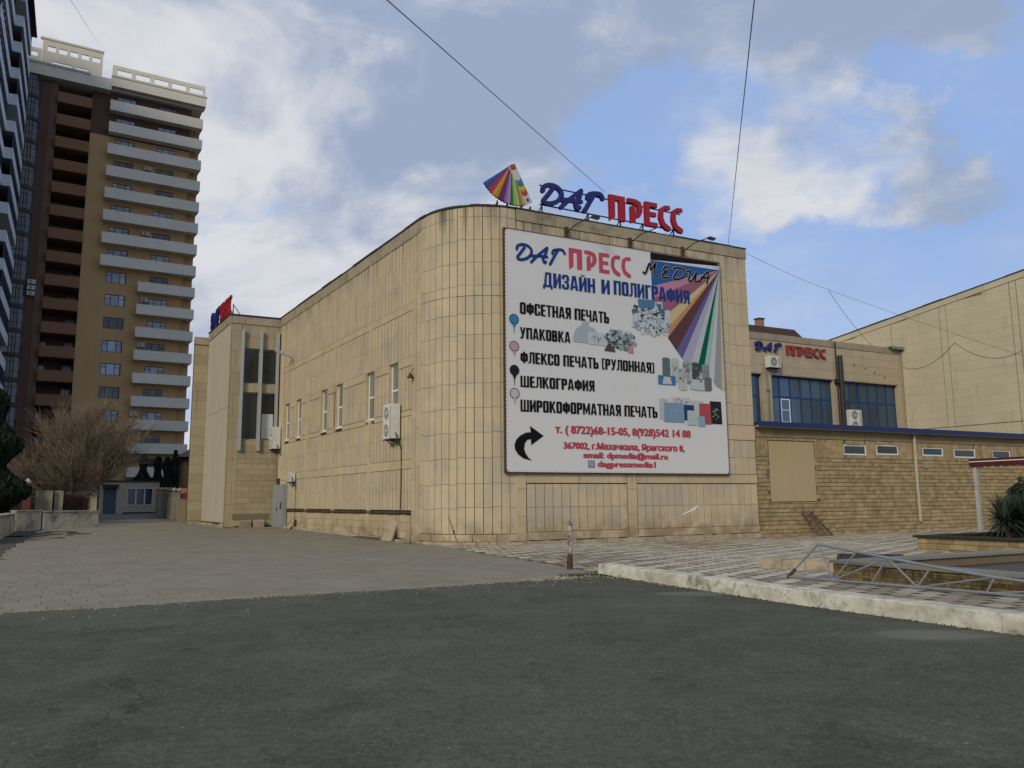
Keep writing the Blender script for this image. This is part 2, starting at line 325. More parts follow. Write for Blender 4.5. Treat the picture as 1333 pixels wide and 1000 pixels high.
def holed(mb, x0, x1, z0, z1, y0, y1, holes, mi=0):
    """wall slab with rectangular openings, cut into boxes that butt end to end"""
    xs = sorted({x0, x1, *[h[0] for h in holes], *[h[1] for h in holes]}); zs = sorted({z0, z1, *[h[2] for h in holes], *[h[3] for h in holes]})
    xs = [x for x in xs if x0 <= x <= x1]; zs = [z for z in zs if z0 <= z <= z1]
    for i in range(len(xs) - 1):
        run = None
        for j in range(len(zs) - 1):
            cx, cz = (xs[i] + xs[i + 1]) / 2, (zs[j] + zs[j + 1]) / 2
            solid = not any(h[0] < cx < h[1] and h[2] < cz < h[3] for h in holes)
            if solid: run = (run[0] if run else zs[j], zs[j + 1])
            if (not solid or j == len(zs) - 2) and run:
                mb.box(xs[i], xs[i + 1], y0, y1, run[0], run[1], mi); run = None
    return mb
BOXM = {}
def piece(name, parent, m, x, y, z, lx, ly, lz, rz=0.0, ch=.006):
    """one stone: bevelled front box, mesh shared between stones of one size. x,y,z = left front bottom corner"""
    key = (m.name, round(lx, 2), round(ly, 3), round(lz, 2))
    if key not in BOXM:
        a, b, c = round(lx, 2), round(ly, 3), round(lz, 2); mb = MB()
        mb.add([(0, ch, 0), (a, ch, 0), (a, ch, c), (0, ch, c), (ch, 0, ch), (a - ch, 0, ch), (a - ch, 0, c - ch), (ch, 0, c - ch), (0, b, 0), (a, b, 0), (a, b, c), (0, b, c)],
               [(4, 5, 6, 7), (0, 1, 5, 4), (1, 2, 6, 5), (2, 3, 7, 6), (3, 0, 4, 7), (0, 8, 9, 1), (1, 9, 10, 2), (2, 10, 11, 3), (3, 11, 8, 0)])
        BOXM[key] = mb.mesh(name, m)
    return link(name, BOXM[key], parent, (x, y, z), rz)

# ================================================================== GROUND
gnd = MB(); gnd.add([(-1500, -300, -.12), (1500, -300, -.12), (1500, 2500, -.12), (-1500, 2500, -.12)], [(0, 1, 2, 3)])
gnd.build('ground', M_EARTH, kind='structure')
# asphalt sheet with a ragged far edge
edge = []
xx = -45.0
while xx < -3.4:
    edge.append((xx, -12.25 + .07 * math.sin(xx * 1.3) + random.uniform(-.05, .05) + (random.uniform(-.12, .0) if random.random() < .12 else 0))); xx += random.uniform(.07, .2)
edge += [(-3.3, -12.35), (-3.0, -12.0), (-2.6, -12.12), (-2.2, -11.9), (-1.75, -11.8)]
KX = [(-21.5, -1.76), (-20.9, -1.76), (-19.4, -1.80), (-17.3, -1.86), (-15.0, -1.74), (-13.2, -1.66), (-11.8, -1.60)]
def kx(y): return lerp(y, [a for a, b in KX], [b for a, b in KX])
poly = [(-45, -60)] + [(3, -60), (3, -30), (-1.5, -30)] + [(-1.5, -21.5), (-1.5, -11.8)] + edge[::-1]
am = MB(); n = len(poly)
am.add([(x, y, .006) for x, y in poly] + [(x, y, -.05) for x, y in poly], [tuple(range(n))] + [(i, n + i, n + (i + 1) % n, (i + 1) % n) for i in range(n)])
o = am.build('road', M_ASPH, kind='structure'); o.location = W(0, 0); o.rotation_euler = (0, 0, RB)
# yard base under the pavers (also the joints)
def sheet(name, m, x0, x1, y0, y1, dz, nx=6, ny=24):
    mb = MB(); vs = [(x0 + (x1 - x0) * i / nx, y0 + (y1 - y0) * j / ny) for j in range(ny + 1) for i in range(nx + 1)]
    mb.add([(x, y, zg(x, y) + dz) for x, y in vs], [(j * (nx + 1) + i, j * (nx + 1) + i + 1, (j + 1) * (nx + 1) + i + 1, (j + 1) * (nx + 1) + i) for j in range(ny) for i in range(nx)])
    o = mb.build(name, m, kind='structure'); o.location = W(0, 0); o.rotation_euler = (0, 0, RB); return o
sheet('dirt_strip', M_EARTH, -45, -13.9, -13, 62, -.045)
yard = sheet('yard_paving', M_PAVJ, -13.9, -.0, -12.6, 40.5, -.022)
sheet('concrete_apron', M_CONC, -13.9, -3, 40.5, 62, .0)
sheet('back_yard', M_CONC, -3, 60, 30, 62, -.06)
pv = []
def tile_line(y): return lerp(y, [-12.5, -11.3, -7.8, -4.8, -1.7], [-1.62, -1.30, -.88, -.78, -.24])
y = -12.58; row = 0
while y < 40:
    h = .46; x = -13.9 + random.uniform(0, .4); xe = tile_line(y) if y < -1.7 else (-.1 - .0666 * max(y, 0) if y < 23 else -4.6)
    if y > 29.5: xe = -4.9
    while x < xe - .12:
        w = random.choice((.34, .46, .46, .58)); x1 = min(x + w, xe - .012)
        pv.append((x, x1 - .008, y, y + h - .008)); x = x1 + .0
    y += h; row += 1
CAMP = W(0, 0).to_2d() * 0
def dcam(x, y): return (W(x, y).to_2d()).length
pv.sort(key=lambda p: -(p[1] - p[0]) / dcam((p[0] + p[1]) / 2, p[2]) * (1 if abs(math.atan2(W(p[0], p[2]).x, W(p[0], p[2]).y)) < .6 else 0))
for i, (a, b, c, d) in enumerate(pv[:300]):
    zz = zg(a, c) + random.uniform(-.005, .001)
    key = ('pv', round((b - a) / .03), round(d - c, 2))
    if key not in BOXM:
        L, Hh = b - a, d - c; e = .012; mb = MB()
        mb.add([(0, 0, -.03), (L, 0, -.03), (L, Hh, -.03), (0, Hh, -.03), (0, 0, -.004), (L, 0, -.004), (L, Hh, -.004), (0, Hh, -.004), (e, e, 0), (L - e, e, 0), (L - e, Hh - e, 0), (e, Hh - e, 0)],
               [(0, 1, 5, 4), (1, 2, 6, 5), (2, 3, 7, 6), (3, 0, 4, 7), (4, 5, 9, 8), (5, 6, 10, 9), (6, 7, 11, 10), (7, 4, 8, 11), (8, 9, 10, 11)])
        BOXM[key] = mb.mesh('paver', M_PAVER)
    o = link('paver', BOXM[key], yard, (a, c, zz)); o.rotation_euler = (random.uniform(-.003, .003), random.uniform(-.003, .003), random.uniform(-.004, .004))
mb = MB()
for a, b, c, d in pv[300:]:
    z0 = zg(a, c) + random.uniform(-.005, .002); z1 = z0 + (zg(a, d) - zg(a, c))
    mb.add([(a, c, z0), (b, c, z0), (b, d, z1), (a, d, z1), (a, c, z0 - .03), (b, c, z0 - .03), (b, d, z1 - .03), (a, d, z1 - .03)], [(0, 1, 2, 3), (4, 5, 1, 0), (5, 6, 2, 1), (7, 4, 0, 3)], 0, random.random() * .98 + .01)
mb.build('paver_field', M_PAVER, yard, kind='stuff')
# tiled plaza: big squares with small dark squares at their corners
plaza = sheet('plaza', M_PAVJ, -1.9, 44, -30, 1.2, -.024, 12, 18)
A_, B_ = .35, .15
tl = []
for i in range(-30, 140):
    for j in range(-110, 60):
        x = i * A_ - j * B_; y = i * B_ + j * A_
        if x > 42 or y < -29 or y > .4: continue
        if x < (tile_line(y) + .02 if y > -11.9 else kx(y) + .2): continue
        if 1.6 < x < 12 and y < -15.1: continue
        if x > 2.6 and y < -19: continue
        if x > 10.8 and y < -10.6: continue
        if x > 26 and y < -8: continue
        cc = random.random()
        st = .5 + .5 * math.sin(i * .9 + j * .25)
        st = math.sin(x * .8 + 1.3) + math.sin(y * .6 - x * .35) + random.uniform(-.5, .5)
        if j % 2: mi = 0 if cc < .86 else 2
        else: mi = 1 if st > .3 else 2
        if st > 1.5: mi = 1 if cc < .7 else 2
        if st < -1.35 and not j % 2 and cc < .6: mi = 0
        tl.append((x, y, A_, mi)); tl.append((x + A_, y, B_, 3))
def inview(x, y):
    w = W(x, y); return w.y > 2 and abs(w.x / w.y) < .68
big = sorted([t for t in tl if t[3] != 3 and inview(t[0], t[1])], key=lambda t: dcam(t[0], t[1]))[:300]
bigs = set(id(t) for t in big); TM = [M_TILEW, M_TILEB, M_TILEC, M_TILED]; sm = MB()
for t in tl:
    x, y, s, mi = t; gz = zg(x, y) + .004 + random.uniform(-.003, .003); e = .008
    if id(t) in bigs:
        if ('t', mi) not in BOXM:
            b = MB(); q = s - .006
            b.add([(.004, .004, -.03), (q, .004, -.03), (q, q, -.03), (.004, q, -.03), (.004, .004, -.003), (q, .004, -.003), (q, q, -.003), (.004, q, -.003), (e, e, 0), (q - .005, e, 0), (q - .005, q - .005, 0), (e, q - .005, 0)],
                  [(0, 1, 5, 4), (1, 2, 6, 5), (2, 3, 7, 6), (3, 0, 4, 7), (4, 5, 9, 8), (5, 6, 10, 9), (6, 7, 11, 10), (7, 4, 8, 11), (8, 9, 10, 11)])
            BOXM[('t', mi)] = b.mesh('tile', TM[mi])
        link('tile', BOXM[('t', mi)], plaza, (x, y, gz))
    else:
        a, b_, c, d = x + .004, x + s - .006, y + .004, y + s - .006
        sm.add([(a, c, gz), (b_, c, gz), (b_, d, gz), (a, d, gz), (a, c, gz - .03), (b_, c, gz - .03), (b_, d, gz - .03), (a, d, gz - .03)],
               [(0, 1, 2, 3), (4, 5, 1, 0), (7, 4, 0, 3)], mi, random.random() * .98 + .01)
sm.build('tile_field', TM, plaza, kind='stuff')
# kerb: cast lengths, uneven
kerb = thing('kerb', 'thick chipped whitewashed kerb dividing asphalt from tiled plaza', 'kerb', -1.6, -11.8)
ys = [-11.8]
while ys[-1] > -30: ys.append(ys[-1] - random.uniform(1.0, 1.6))
for i in range(len(ys) - 1):
    a, b = ys[i], ys[i + 1] + .006; k = 8; mb = MB(); rings = []
    for j in range(k + 1):
        yy = a + (b - a) * j / k; xk = kx(yy) + .0
        def r_(s): return random.uniform(-s, s)
        rings.append([(xk + r_(.01) - .02, yy, -.06), (xk + r_(.012), yy, .10), (xk + .012 + r_(.008), yy, .205 + r_(.006)), (xk + .035 + r_(.01), yy, .232 + r_(.006)), (xk + .30, yy, .238 + r_(.005)), (xk + .33, yy, .21), (xk + .33, yy, -.06)])
    vs = [(x + 1.6, y + 11.8, z_) for rg in rings for x, y, z_ in rg]; n = 7
    fs = [(j * n + q, j * n + q + 1, (j + 1) * n + q + 1, (j + 1) * n + q) for j in range(k) for q in range(n - 1)] + [tuple(range(n))[::-1], tuple(k * n + q for q in range(n))]
    mb.add(vs, fs).build('kerb_stone', M_KERB, kerb)
# weeds and earth along the kerb foot
mb = MB()
for _ in range(1500):
    yy = random.uniform(-26, -11.5) if random.random() < .5 else random.gauss(-11.9, .25); xk = kx(yy) - abs(random.gauss(0, .045)) - .02
    if yy > -11.9: xk = random.gauss(-1.9, .35)
    h = random.uniform(.01, .04); a = random.uniform(0, 6.28); w = .012
    mb.add([(xk - w * math.cos(a), yy - w * math.sin(a), .0), (xk + w * math.cos(a), yy + w * math.sin(a), .0), (xk + random.uniform(-.03, .03), yy + random.uniform(-.03, .03), h)], [(0, 1, 2)], 0, random.random())
o = mb.build('weeds', M_GRASS, kind='stuff'); o.location = W(0, 0); o.rotation_euler = (0, 0, RB)
mb = MB()
for _ in range(700):
    xk = random.uniform(-14, -2); yy = random.gauss(-12.2, .16) if random.random() < .7 else random.gauss(-12.4, .8); s = random.uniform(.004, .018)
    mb.add([(xk - s, yy - s, .006), (xk + s, yy - s * .7, .006), (xk + s * .8, yy + s, .006), (xk - s, yy + s * .8, .006), (xk, yy, .006 + s * .8)], [(0, 1, 4), (1, 2, 4), (2, 3, 4), (3, 0, 4)], 0, random.random())
for _ in range(260):
    t = random.random(); xk = random.gauss(-2.6, .5) if t < .5 else kx(-15) - abs(random.gauss(.03, .05)); yy = random.gauss(-12.1, .18) if t < .5 else random.uniform(-24, -12)
    s = random.uniform(.008, .03); mb.add([(xk - s, yy - s, .0), (xk + s, yy - s * .7, .0), (xk + s * .8, yy + s, .0), (xk - s, yy + s * .8, .0), (xk, yy, s * .8)], [(0, 1, 4), (1, 2, 4), (2, 3, 4), (3, 0, 4)], 0, random.random())
o = mb.build('gravel', M_PLINTH, kind='stuff'); o.location = W(0, 0); o.rotation_euler = (0, 0, RB)

# ================================================================== GLYPHS
S = .205
def ring(x0, y0, x1, y1, tx=.2, ty=.155, r=.13):
    def rr(a0, b0, a1, b1, r):
        r = min(r, (a1 - a0) / 2, (b1 - b0) / 2); out = []
        for cx, cy, st in ((a1 - r, b1 - r, 0), (a0 + r, b1 - r, 90), (a0 + r, b0 + r, 180), (a1 - r, b0 + r, 270)):
            for k in range(4): an = R(st + 30 * k); out.append((cx + r * math.cos(an), cy + r * math.sin(an)))
        return out
    o = rr(x0, y0, x1, y1, r); i = rr(x0 + tx, y0 + ty, x1 - tx, y1 - ty, .05); n = len(o)
    return [[o[k], o[(k + 1) % n], i[(k + 1) % n], i[k]] for k in range(n)]
def q(*p): return [list(p)]
def r4(x0, y0, x1, y1): return [[(x0, y0), (x1, y0), (x1, y1), (x0, y1)]]
GL = {
 'А': (.56, q((0, 0), (.165, 0), (.30, 1), (.15, 1)) + q((.55, 0), (.385, 0), (.25, 1), (.40, 1)) + r4(.15, .17, .4, .3)),
 'В': (.53, r4(0, 0, S, 1) + ring(0, .44, .48, 1) + ring(0, 0, .5, .56)),
 'Г': (.43, r4(0, 0, S, 1) + r4(S, .86, .42, 1)),
 'Д': (.60, r4(-.03, -.14, .1, .13) + r4(.48, -.14, .6, .13) + r4(.1, 0, .48, .13) + q((.04, .13), (.19, .13), (.25, 1), (.13, 1)) + r4(.36, .13, .53, 1) + r4(.22, .87, .36, 1)),
 'Е': (.44, r4(0, 0, S, 1) + r4(S, 0, .42, .14) + r4(S, .43, .4, .57) + r4(S, .86, .42, 1)),
 'З': (.50, r4(.31, .09, .48, .45) + r4(.31, .56, .48, .91) + r4(.06, 0, .42, .14) + r4(.06, .86, .42, 1) + r4(.15, .44, .40, .57) + r4(0, .08, .17, .32) + r4(0, .68, .17, .92)),
 'И': (.54, r4(0, 0, S, 1) + r4(.36, 0, .53, 1) + q((S, .12), (S, .42), (.36, .88), (.36, .58))),
 'К': (.56, r4(0, 0, S, 1) + q((S, .40), (.28, .46), (.53, 1), (.36, 1), (S, .62)) + q((.2, .5), (.32, .62), (.57, 0), (.39, 0))),
 'Л': (.54, q((-.02, 0), (.12, 0), (.24, .2), (.24, 1), (.10, 1), (.10, .22), (.05, .14), (-.02, .14)) + r4(.36, 0, .53, 1) + r4(.24, .86, .36, 1)),
 'М': (.68, r4(0, 0, .16, 1) + r4(.5, 0, .66, 1) + q((.16, 1), (.16, .55), (.33, 0), (.33, .4)) + q((.5, 1), (.5, .55), (.33, 0), (.33, .4))),
 'Н': (.54, r4(0, 0, S, 1) + r4(.36, 0, .53, 1) + r4(S, .42, .36, .57)),
 'О': (.52, ring(0, 0, .51, 1)),
 'П': (.54, r4(0, 0, S, 1) + r4(.36, 0, .53, 1) + r4(S, .86, .36, 1)),
 'Р': (.51, r4(0, 0, S, 1) + ring(0, .40, .5, 1)),
 'С': (.51, q((0, .1), (.05, .02), (.12, 0), (S, .14), (S, .86), (.12, 1), (.05, .98), (0, .9)) + r4(.12, 0, .42, .13) + r4(.12, .87, .42, 1) + r4(.33, .06, .5, .36) + r4(.33, .64, .5, .94)),
 'Т': (.49, r4(.16, 0, .33, .86) + r4(0, .86, .49, 1)),
 'У': (.52, q((0, 1), (.17, 1), (.29, .45), (.21, .25)) + q((.51, 1), (.35, 1), (.13, .12), (.30, .1)) + r4(.03, 0, .26, .13)),
 'Ф': (.66, ring(0, .16, .65, .86) + r4(.24, 0, .41, 1)),
 'Ч': (.52, r4(0, .5, .17, 1) + r4(.34, 0, .51, 1) + q((0, .5), (.08, .38), (.34, .42), (.34, .55), (.17, .55))),
 'Ш': (.74, r4(0, 0, .165, 1) + r4(.285, .14, .44, 1) + r4(.56, 0, .725, 1) + r4(.165, 0, .56, .14)),
 'Ь': (.51, r4(0, 0, S, 1) + ring(0, 0, .5, .58)),
 'Я': (.53, r4(.35, 0, .52, 1) + ring(.02, .40, .52, 1) + q((0, 0), (.18, 0), (.36, .45), (.2, .45))),
 '(': (.26, r4(0, 0, .14, 1) + r4(.14, -.02, .24, .11) + r4(.14, .89, .24, 1.02)),
 ')': (.26, r4(.1, 0, .24, 1) + r4(0, -.02, .1, .11) + r4(0, .89, .1, 1.02)),
 ' ': (.22, [])}
GL['Й'] = (.54, GL['И'][1] + q((.12, 1.14), (.2, 1.05), (.34, 1.05), (.42, 1.14), (.36, 1.18), (.31, 1.12), (.23, 1.12), (.18, 1.18)))
def word_polys(text, x0, x1, z0, z1, gap=.055):
    w = sum(GL[c][0] + gap for c in text) - gap; sx = (x1 - x0) / w; sz = z1 - z0; out = []; x = 0
    for c in text:
        for p in GL[c][1]: out.append([(x0 + (x + a) * sx, z0 + b * sz) for a, b in p])
        x += GL[c][0] + gap
    return out
def put(mb, polys, y, back=None, step=.0006, mi=0, cyc=7):
    for i, p in enumerate(polys):
        d = y - (i % cyc) * step; mb.xz(p, d, (y + .002) if back is None else back + (i % cyc) * step, mi)
    return mb
def smooth(pts, k=5):
    out = []; n = len(pts)
    for i in range(n - 1):
        p0, p1, p2, p3 = pts[max(i - 1, 0)], pts[i], pts[i + 1], pts[min(i + 2, n - 1)]
        for j in range(k):
            t = j / k
            out.append(tuple(.5 * (2 * b + (c - a) * t + (2 * a - 5 * b + 4 * c - d) * t * t + (3 * b - a - 3 * c + d) * t ** 3) for a, b, c, d in zip(p0, p1, p2, p3)))
    return out + [pts[-1]]
def stroke(pts, w, k=5, w0=None, w1=None):
    """brush stroke as one ribbon polygon strip, rounded ends; returns quads"""
    P = smooth(pts, k); n = len(P); L = []; Rr = []
    for i, p in enumerate(P):
        a, b = P[max(i - 1, 0)], P[min(i + 1, n - 1)]; dx, dz = b[0] - a[0], b[1] - a[1]; l = math.hypot(dx, dz) or 1
        t = i / (n - 1); ww = w
        if w0 is not None: ww = w0 + (w - w0) * min(1, t * 4)
        if w1 is not None: ww = min(ww, w1 + (w - w1) * min(1, (1 - t) * 4))
        nx, nz = -dz / l * ww / 2, dx / l * ww / 2; L.append((p[0] + nx, p[1] + nz)); Rr.append((p[0] - nx, p[1] - nz))
    out = [[L[i], L[i + 1], Rr[i + 1], Rr[i]] for i in range(n - 1)]
    for c, ww in ((P[0], w0 or w), (P[-1], w1 or w)):
        out.append([(c[0] + ww / 2 * math.cos(R(45 * j)), c[1] + ww / 2 * math.sin(R(45 * j))) for j in range(8)])
    return out
DAG = [[(2.64, 11.17), (2.68, 11.31), (2.85, 11.39), (3.06, 11.39), (3.24, 11.29), (3.29, 11.12), (3.15, 10.92), (2.91, 10.80), (2.71, 10.79), (2.67, 10.87), (2.78, 11.02), (2.98, 11.29)],
       [(3.27, 10.74), (3.56, 11.04), (3.99, 11.41)], [(3.99, 11.41), (3.92, 11.16), (3.80, 10.93), (3.86, 10.79), (3.92, 10.84)], [(3.30, 10.99), (3.61, 11.03), (3.98, 11.04)],
       [(4.23, 11.21), (4.28, 11.34), (4.5, 11.41), (4.70, 11.41), (4.79, 11.28)], [(4.47, 11.37), (4.32, 11.12), (4.11, 10.76)]]
MEDIA = [[(8.62, 11.0), (8.74, 10.98), (8.91, 11.35), (9.0, 11.41), (9.03, 11.15), (9.24, 11.44), (9.28, 11.43), (9.18, 11.03), (9.38, 10.90)],
         [(10.03, 11.38), (9.80, 11.39), (9.68, 11.22), (9.88, 11.17), (9.63, 11.04), (9.66, 10.89), (9.95, 10.94)],
         [(10.20, 11.35), (10.51, 11.43), (10.84, 11.31), (10.79, 11.09), (10.42, 10.91), (10.2, 10.94), (10.44, 11.29)],
         [(10.95, 11.33), (11.14, 11.33), (11.03, 10.97), (11.2, 10.94), (11.48, 11.34), (11.37, 10.94), (11.55, 10.96)],
         [(11.60, 10.93), (12.13, 11.46), (12.04, 10.92)], [(11.73, 11.15), (12.2, 11.19)]]
def remap(sts, sx0, sx1, sz0, sz1, tx0, tx1, tz0, tz1):
    return [[(tx0 + (x - sx0) / (sx1 - sx0) * (tx1 - tx0), tz0 + (z_ - sz0) / (sz1 - sz0) * (tz1 - tz0)) for x, z_ in s] for s in sts]

# ================================================================== MAIN BUILDING
main = thing('office_building', 'long stone clad building with rounded corner behind the big advertising board', 'building', 0, 0)
T_, TH = 2.7, R(93.81); RC = T_ * math.tan(TH / 2); TURN = math.pi - TH; LARC = RC * TURN
AD = Vector((math.cos(TH), math.sin(TH))); AN = Vector((-math.sin(TURN), -math.cos(TURN)))
def pth(w, d=0.0):
    """point on the facade path, d metres outwards, and its outward normal angle"""
    if w >= 0: return Vector((T_ + w, -d)), 0.0
    if w >= -LARC:
        a = -w / RC; nrm = Vector((-math.sin(a), -math.cos(a))); return Vector((T_, RC)) + nrm * (RC + d), -a
    s = T_ - w - LARC; return AD * s + AN * d, -TURN
def wA(s): return -(s - T_ + LARC)
H = 12.85
# solid core, set back behind the cladding; the A side is opened for its windows
WINS = [(4.87, 5.87), (7.52, 8.55), (11.68, 12.7), (14.0, 15.05), (18.5, 19.5), (20.8, 21.8)]
foot = [tuple(pth(w, -.07)[0]) for w in [11.87, 0.0] + [-LARC * k / 12 for k in range(1, 13)]] + [tuple(pth(wA(3.4), -.07)[0]), tuple(pth(wA(3.4), -.35)[0]), tuple(pth(wA(30), -.35)[0]), (14.5, 30)]
core = MB().prism(foot[::-1], -.3, H - .1).build('wall', M_JOINT, main)
fa = MB(); holed(fa, 3.4, 30.0, -.3, H - .1, .07, .349, [(a, b, 5.15, 7.35) for a, b in WINS])
vv = []
for x, yy, z_ in fa.v: p = pth(wA(x), -yy)[0]; vv.append((p.x, p.y, z_))
fa.v = vv; fa.build('wall', M_JOINT, main)
def cpos(w0, w1, d):
    p, a = pth(w0, d); p1, b = pth(w1, d); dr = p1 - p; return p, math.atan2(dr.y, dr.x), dr.length
nslab = [0]; clad = MB(); beltm = MB()
def slab(w0, w1, z0, z1, d=.0, m=M_STONE, name='slab', thick=.07, single_=True, jit=.003):
    d = d + random.uniform(-jit, jit); p, a, l = cpos(w0, w1, d)
    if single_: piece(name, main, m, p.x, p.y, z0, l, thick + d, z1 - z0, a); nslab[0] += name == 'slab'
    else:
        e = Vector((math.cos(a), math.sin(a), 0)); nn = Vector((-e.y, e.x, 0))
        (clad if m is M_STONE else beltm).obox(Vector((p.x, p.y, z0)), e * l, nn * (thick + d), (0, 0, z1 - z0), 0, random.random() * .98 + .01)
gp = .026; ga = .055
# rounded corner: 13 strips, full height
JZ = [.375, 1.33, 2.2, 3.15, 4.1, 5.02, 5.95, 6.87, 7.8, 8.6, 9.32, 9.72, 10.62, 11.52, 12.44, 12.86]
for i in range(13):
    w0 = -LARC + LARC * i / 13; w1 = w0 + LARC / 13; jj = random.uniform(-.05, .05)
    for k in range(len(JZ) - 1):
        a = JZ[k] + (jj if k not in (0, 10, 15) else 0); b = JZ[k + 1] + (jj if k + 1 not in (0, 10, 15) else 0)
        slab(w0 + gp / 2, w1 - gp / 2, a + .004, b - (.014 if k == 9 else .005))
# billboard wall
def row(x0, x1, zs, w=.37, single_=True, skip=None, jit=.0):
    n = max(1, round((x1 - x0) / w))
    for i in range(n):
        a = x0 + (x1 - x0) * i / n; b = a + (x1 - x0) / n; jj = random.uniform(-jit, jit)
        for k in range(len(zs) - 1):
            if skip and skip(a, b, zs[k], zs[k + 1]): continue
            z0 = zs[k] + (jj if 0 < k else 0); z1 = zs[k + 1] + (jj if k + 1 < len(zs) - 1 else 0)
            slab(a - T_ + gp / 2, b - T_ - gp / 2, z0 + .004, z1 - .006, single_=single_)
row(3.06, 7.62, [.42, 1.33, 2.2]); row(8.11, 14.55, [.42, 1.33, 2.2])
row(12.95, 14.55, [2.62, 3.35, 4.1], jit=.03); row(12.95, 14.55, [4.78, 5.7, 6.6, 7.5, 8.4, 9.3, 10.3, 11.3, 12.38], jit=.06)
row(3.06, 12.95, [11.2, 11.95, 12.38], single_=False)
row(3.06, 12.95, [2.62, 3.5, 4.4, 5.3, 6.2, 7.1, 8, 8.9, 9.8, 10.6, 11.2], single_=False)
def beltB(x0, x1, z0, z1, d=.012, w=1.1, m=M_BELT, name='belt_stone'):
    n = max(1, round((x1 - x0) / w))
    for i in range(n):
        a = x0 + (x1 - x0) * i / n; b = a + (x1 - x0) / n; slab(a - T_ + .004, b - T_ - .004, z0, z1, d, m, name)
for x0, x1 in ((3.04, 7.62), (8.11, 14.57)): beltB(x0, x1, 2.235, 2.60); beltB(x0, x1, .12, .405)
for x0, x1 in ((2.62, 3.03), (7.65, 8.08)):
    for z0, z1 in ((.1, 1.0), (1.008, 2.0), (2.008, 2.6)): beltB(x0, x1, z0, z1, .014, 1)
beltB(12.93, 14.57, 4.12, 4.76)
beltB(2.72, 14.57, 12.40, 12.86, .03, 1.25, M_CAP, 'coping_stone')
row(2.72, 3.04, [2.62, 4, 5.4, 6.8, 8.2, 9.6, 11, 12.38], single_=False)
# plinth stones along the foot of the corner and the billboard wall
w = -LARC - .2
while w < 11.8:
    l = random.uniform(.25, .6); z1 = .1 + random.uniform(-.02, .012)
    slab(w, min(w + l - .015, 11.88), -.2, z1, .05 + random.uniform(-.015, .02), M_PLINTH, 'plinth_stone', .1); w += l
w = -LARC
while w < -.1:
    slab(w, w + .85, .11, .36, .02 + random.uniform(-.01, .01), M_BELT, 'belt_stone'); w += .868
# the long left wall: frame of belts and pilasters round fields of narrow slats
def rowA(x0, x1, zs, w=.375):
    n = max(1, round((x1 - x0) / w)); k = len(zs) - 1
    for i in range(n):
        a = x0 + (x1 - x0) * i / n; b = a + (x1 - x0) / n; jj = random.uniform(-.07, .07)
        for j in range(k):
            z0 = zs[j] + (jj if j else 0); z1 = zs[j + 1] + (jj if j + 1 < k else 0)
            segs = [(z0, z1)]
            for wa, wb in WINS:
                if a < wb - .02 and b > wa + .02:
                    segs = [s_ for z_a, z_b in segs for s_ in ((z_a, min(z_b, 5.15)), (max(z_a, 7.35), z_b)) if s_[1] - s_[0] > .05]
            for p0, p1 in segs: slab(wA(b - ga / 2), wA(a + ga / 2), p0 + .004, p1 - .004, single_=False)
slab_fill = [slab(wA(3.05), -LARC - .01, z0, z1, .004, M_BELT, 'belt_stone') for z0, z1 in ((0, 1.4), (1.41, 2.9), (2.91, 4.4), (4.41, 5.9), (5.91, 7.4), (7.41, 8.9), (8.91, 10.4), (10.41, 11.9), (11.91, 12.34))]
PIL = [(3.06, 3.45), (7.9, 8.26), (12.72, 13.0), (17.1, 17.47), (22.0, 22.3)]
BAY = [(3.45, 7.9), (8.26, 12.72), (13.0, 17.1), (17.47, 22.0)]
for a, b in BAY:
    rowA(a, b, [1.24, 2.05, 2.86]); rowA(a, b, [3.25, 4.12, 4.98]); rowA(a, b, [7.38, 8.3, 9.26]); rowA(a, b, [9.6, 10.5, 11.4, 12.32])
    prev = a
    for wa, wb in [x for x in WINS if x[0] < b and x[1] > a] + [(b, b)]:
        if wa - prev > .2: rowA(prev + .02, wa - .02, [5.24, 6.1, 7.0], .36)
        prev = max(wb, a)
def beltA(x0, x1, z0, z1, d=.012, w=1.15, m=M_BELT, name='belt_stone', sng=True):
    n = max(1, round((x1 - x0) / w))
    for i in range(n):
        a = x0 + (x1 - x0) * i / n; b = a + (x1 - x0) / n; slab(wA(b - .004), wA(a + .004), z0, z1, d, m, name, single_=sng)
for a, b in BAY:
    beltA(a, b, 2.875, 3.235); beltA(a, b, 9.275, 9.585)
    xs = [a] + [v for wa, wb in WINS for v in (wa, wb) if a < v < b] + [b]
    for i in range(len(xs) - 1):
        mid_ = (xs[i] + xs[i + 1]) / 2
        if any(wa < mid_ < wb for wa, wb in WINS): continue
        beltA(xs[i] + .01, xs[i + 1] - .01, 4.995, 5.22, w=1.5); beltA(xs[i] + .01, xs[i + 1] - .01, 7.02, 7.365, w=1.5)
for a, b in PIL:
    for z0, z1 in ((.0, 1.2), (1.21, 2.4), (2.41, 3.6), (3.61, 4.8), (4.81, 5.14), (7.37, 8.4), (8.41, 9.6), (9.61, 10.8), (10.81, 12.32)):
        beltA(a + .01, b - .01, z0, z1, .014, 2, sng=False)
    if a < 7 or a > 17: beltA(a + .01, b - .01, 5.15, 7.36, .014, 2, sng=False)
beltA(2.72, 24, 12.345, 12.86, .02, 1.4, M_CAP, 'coping_stone')
beltA(22.3, 24, 3, 12.3, .005, 2.2, sng=False)
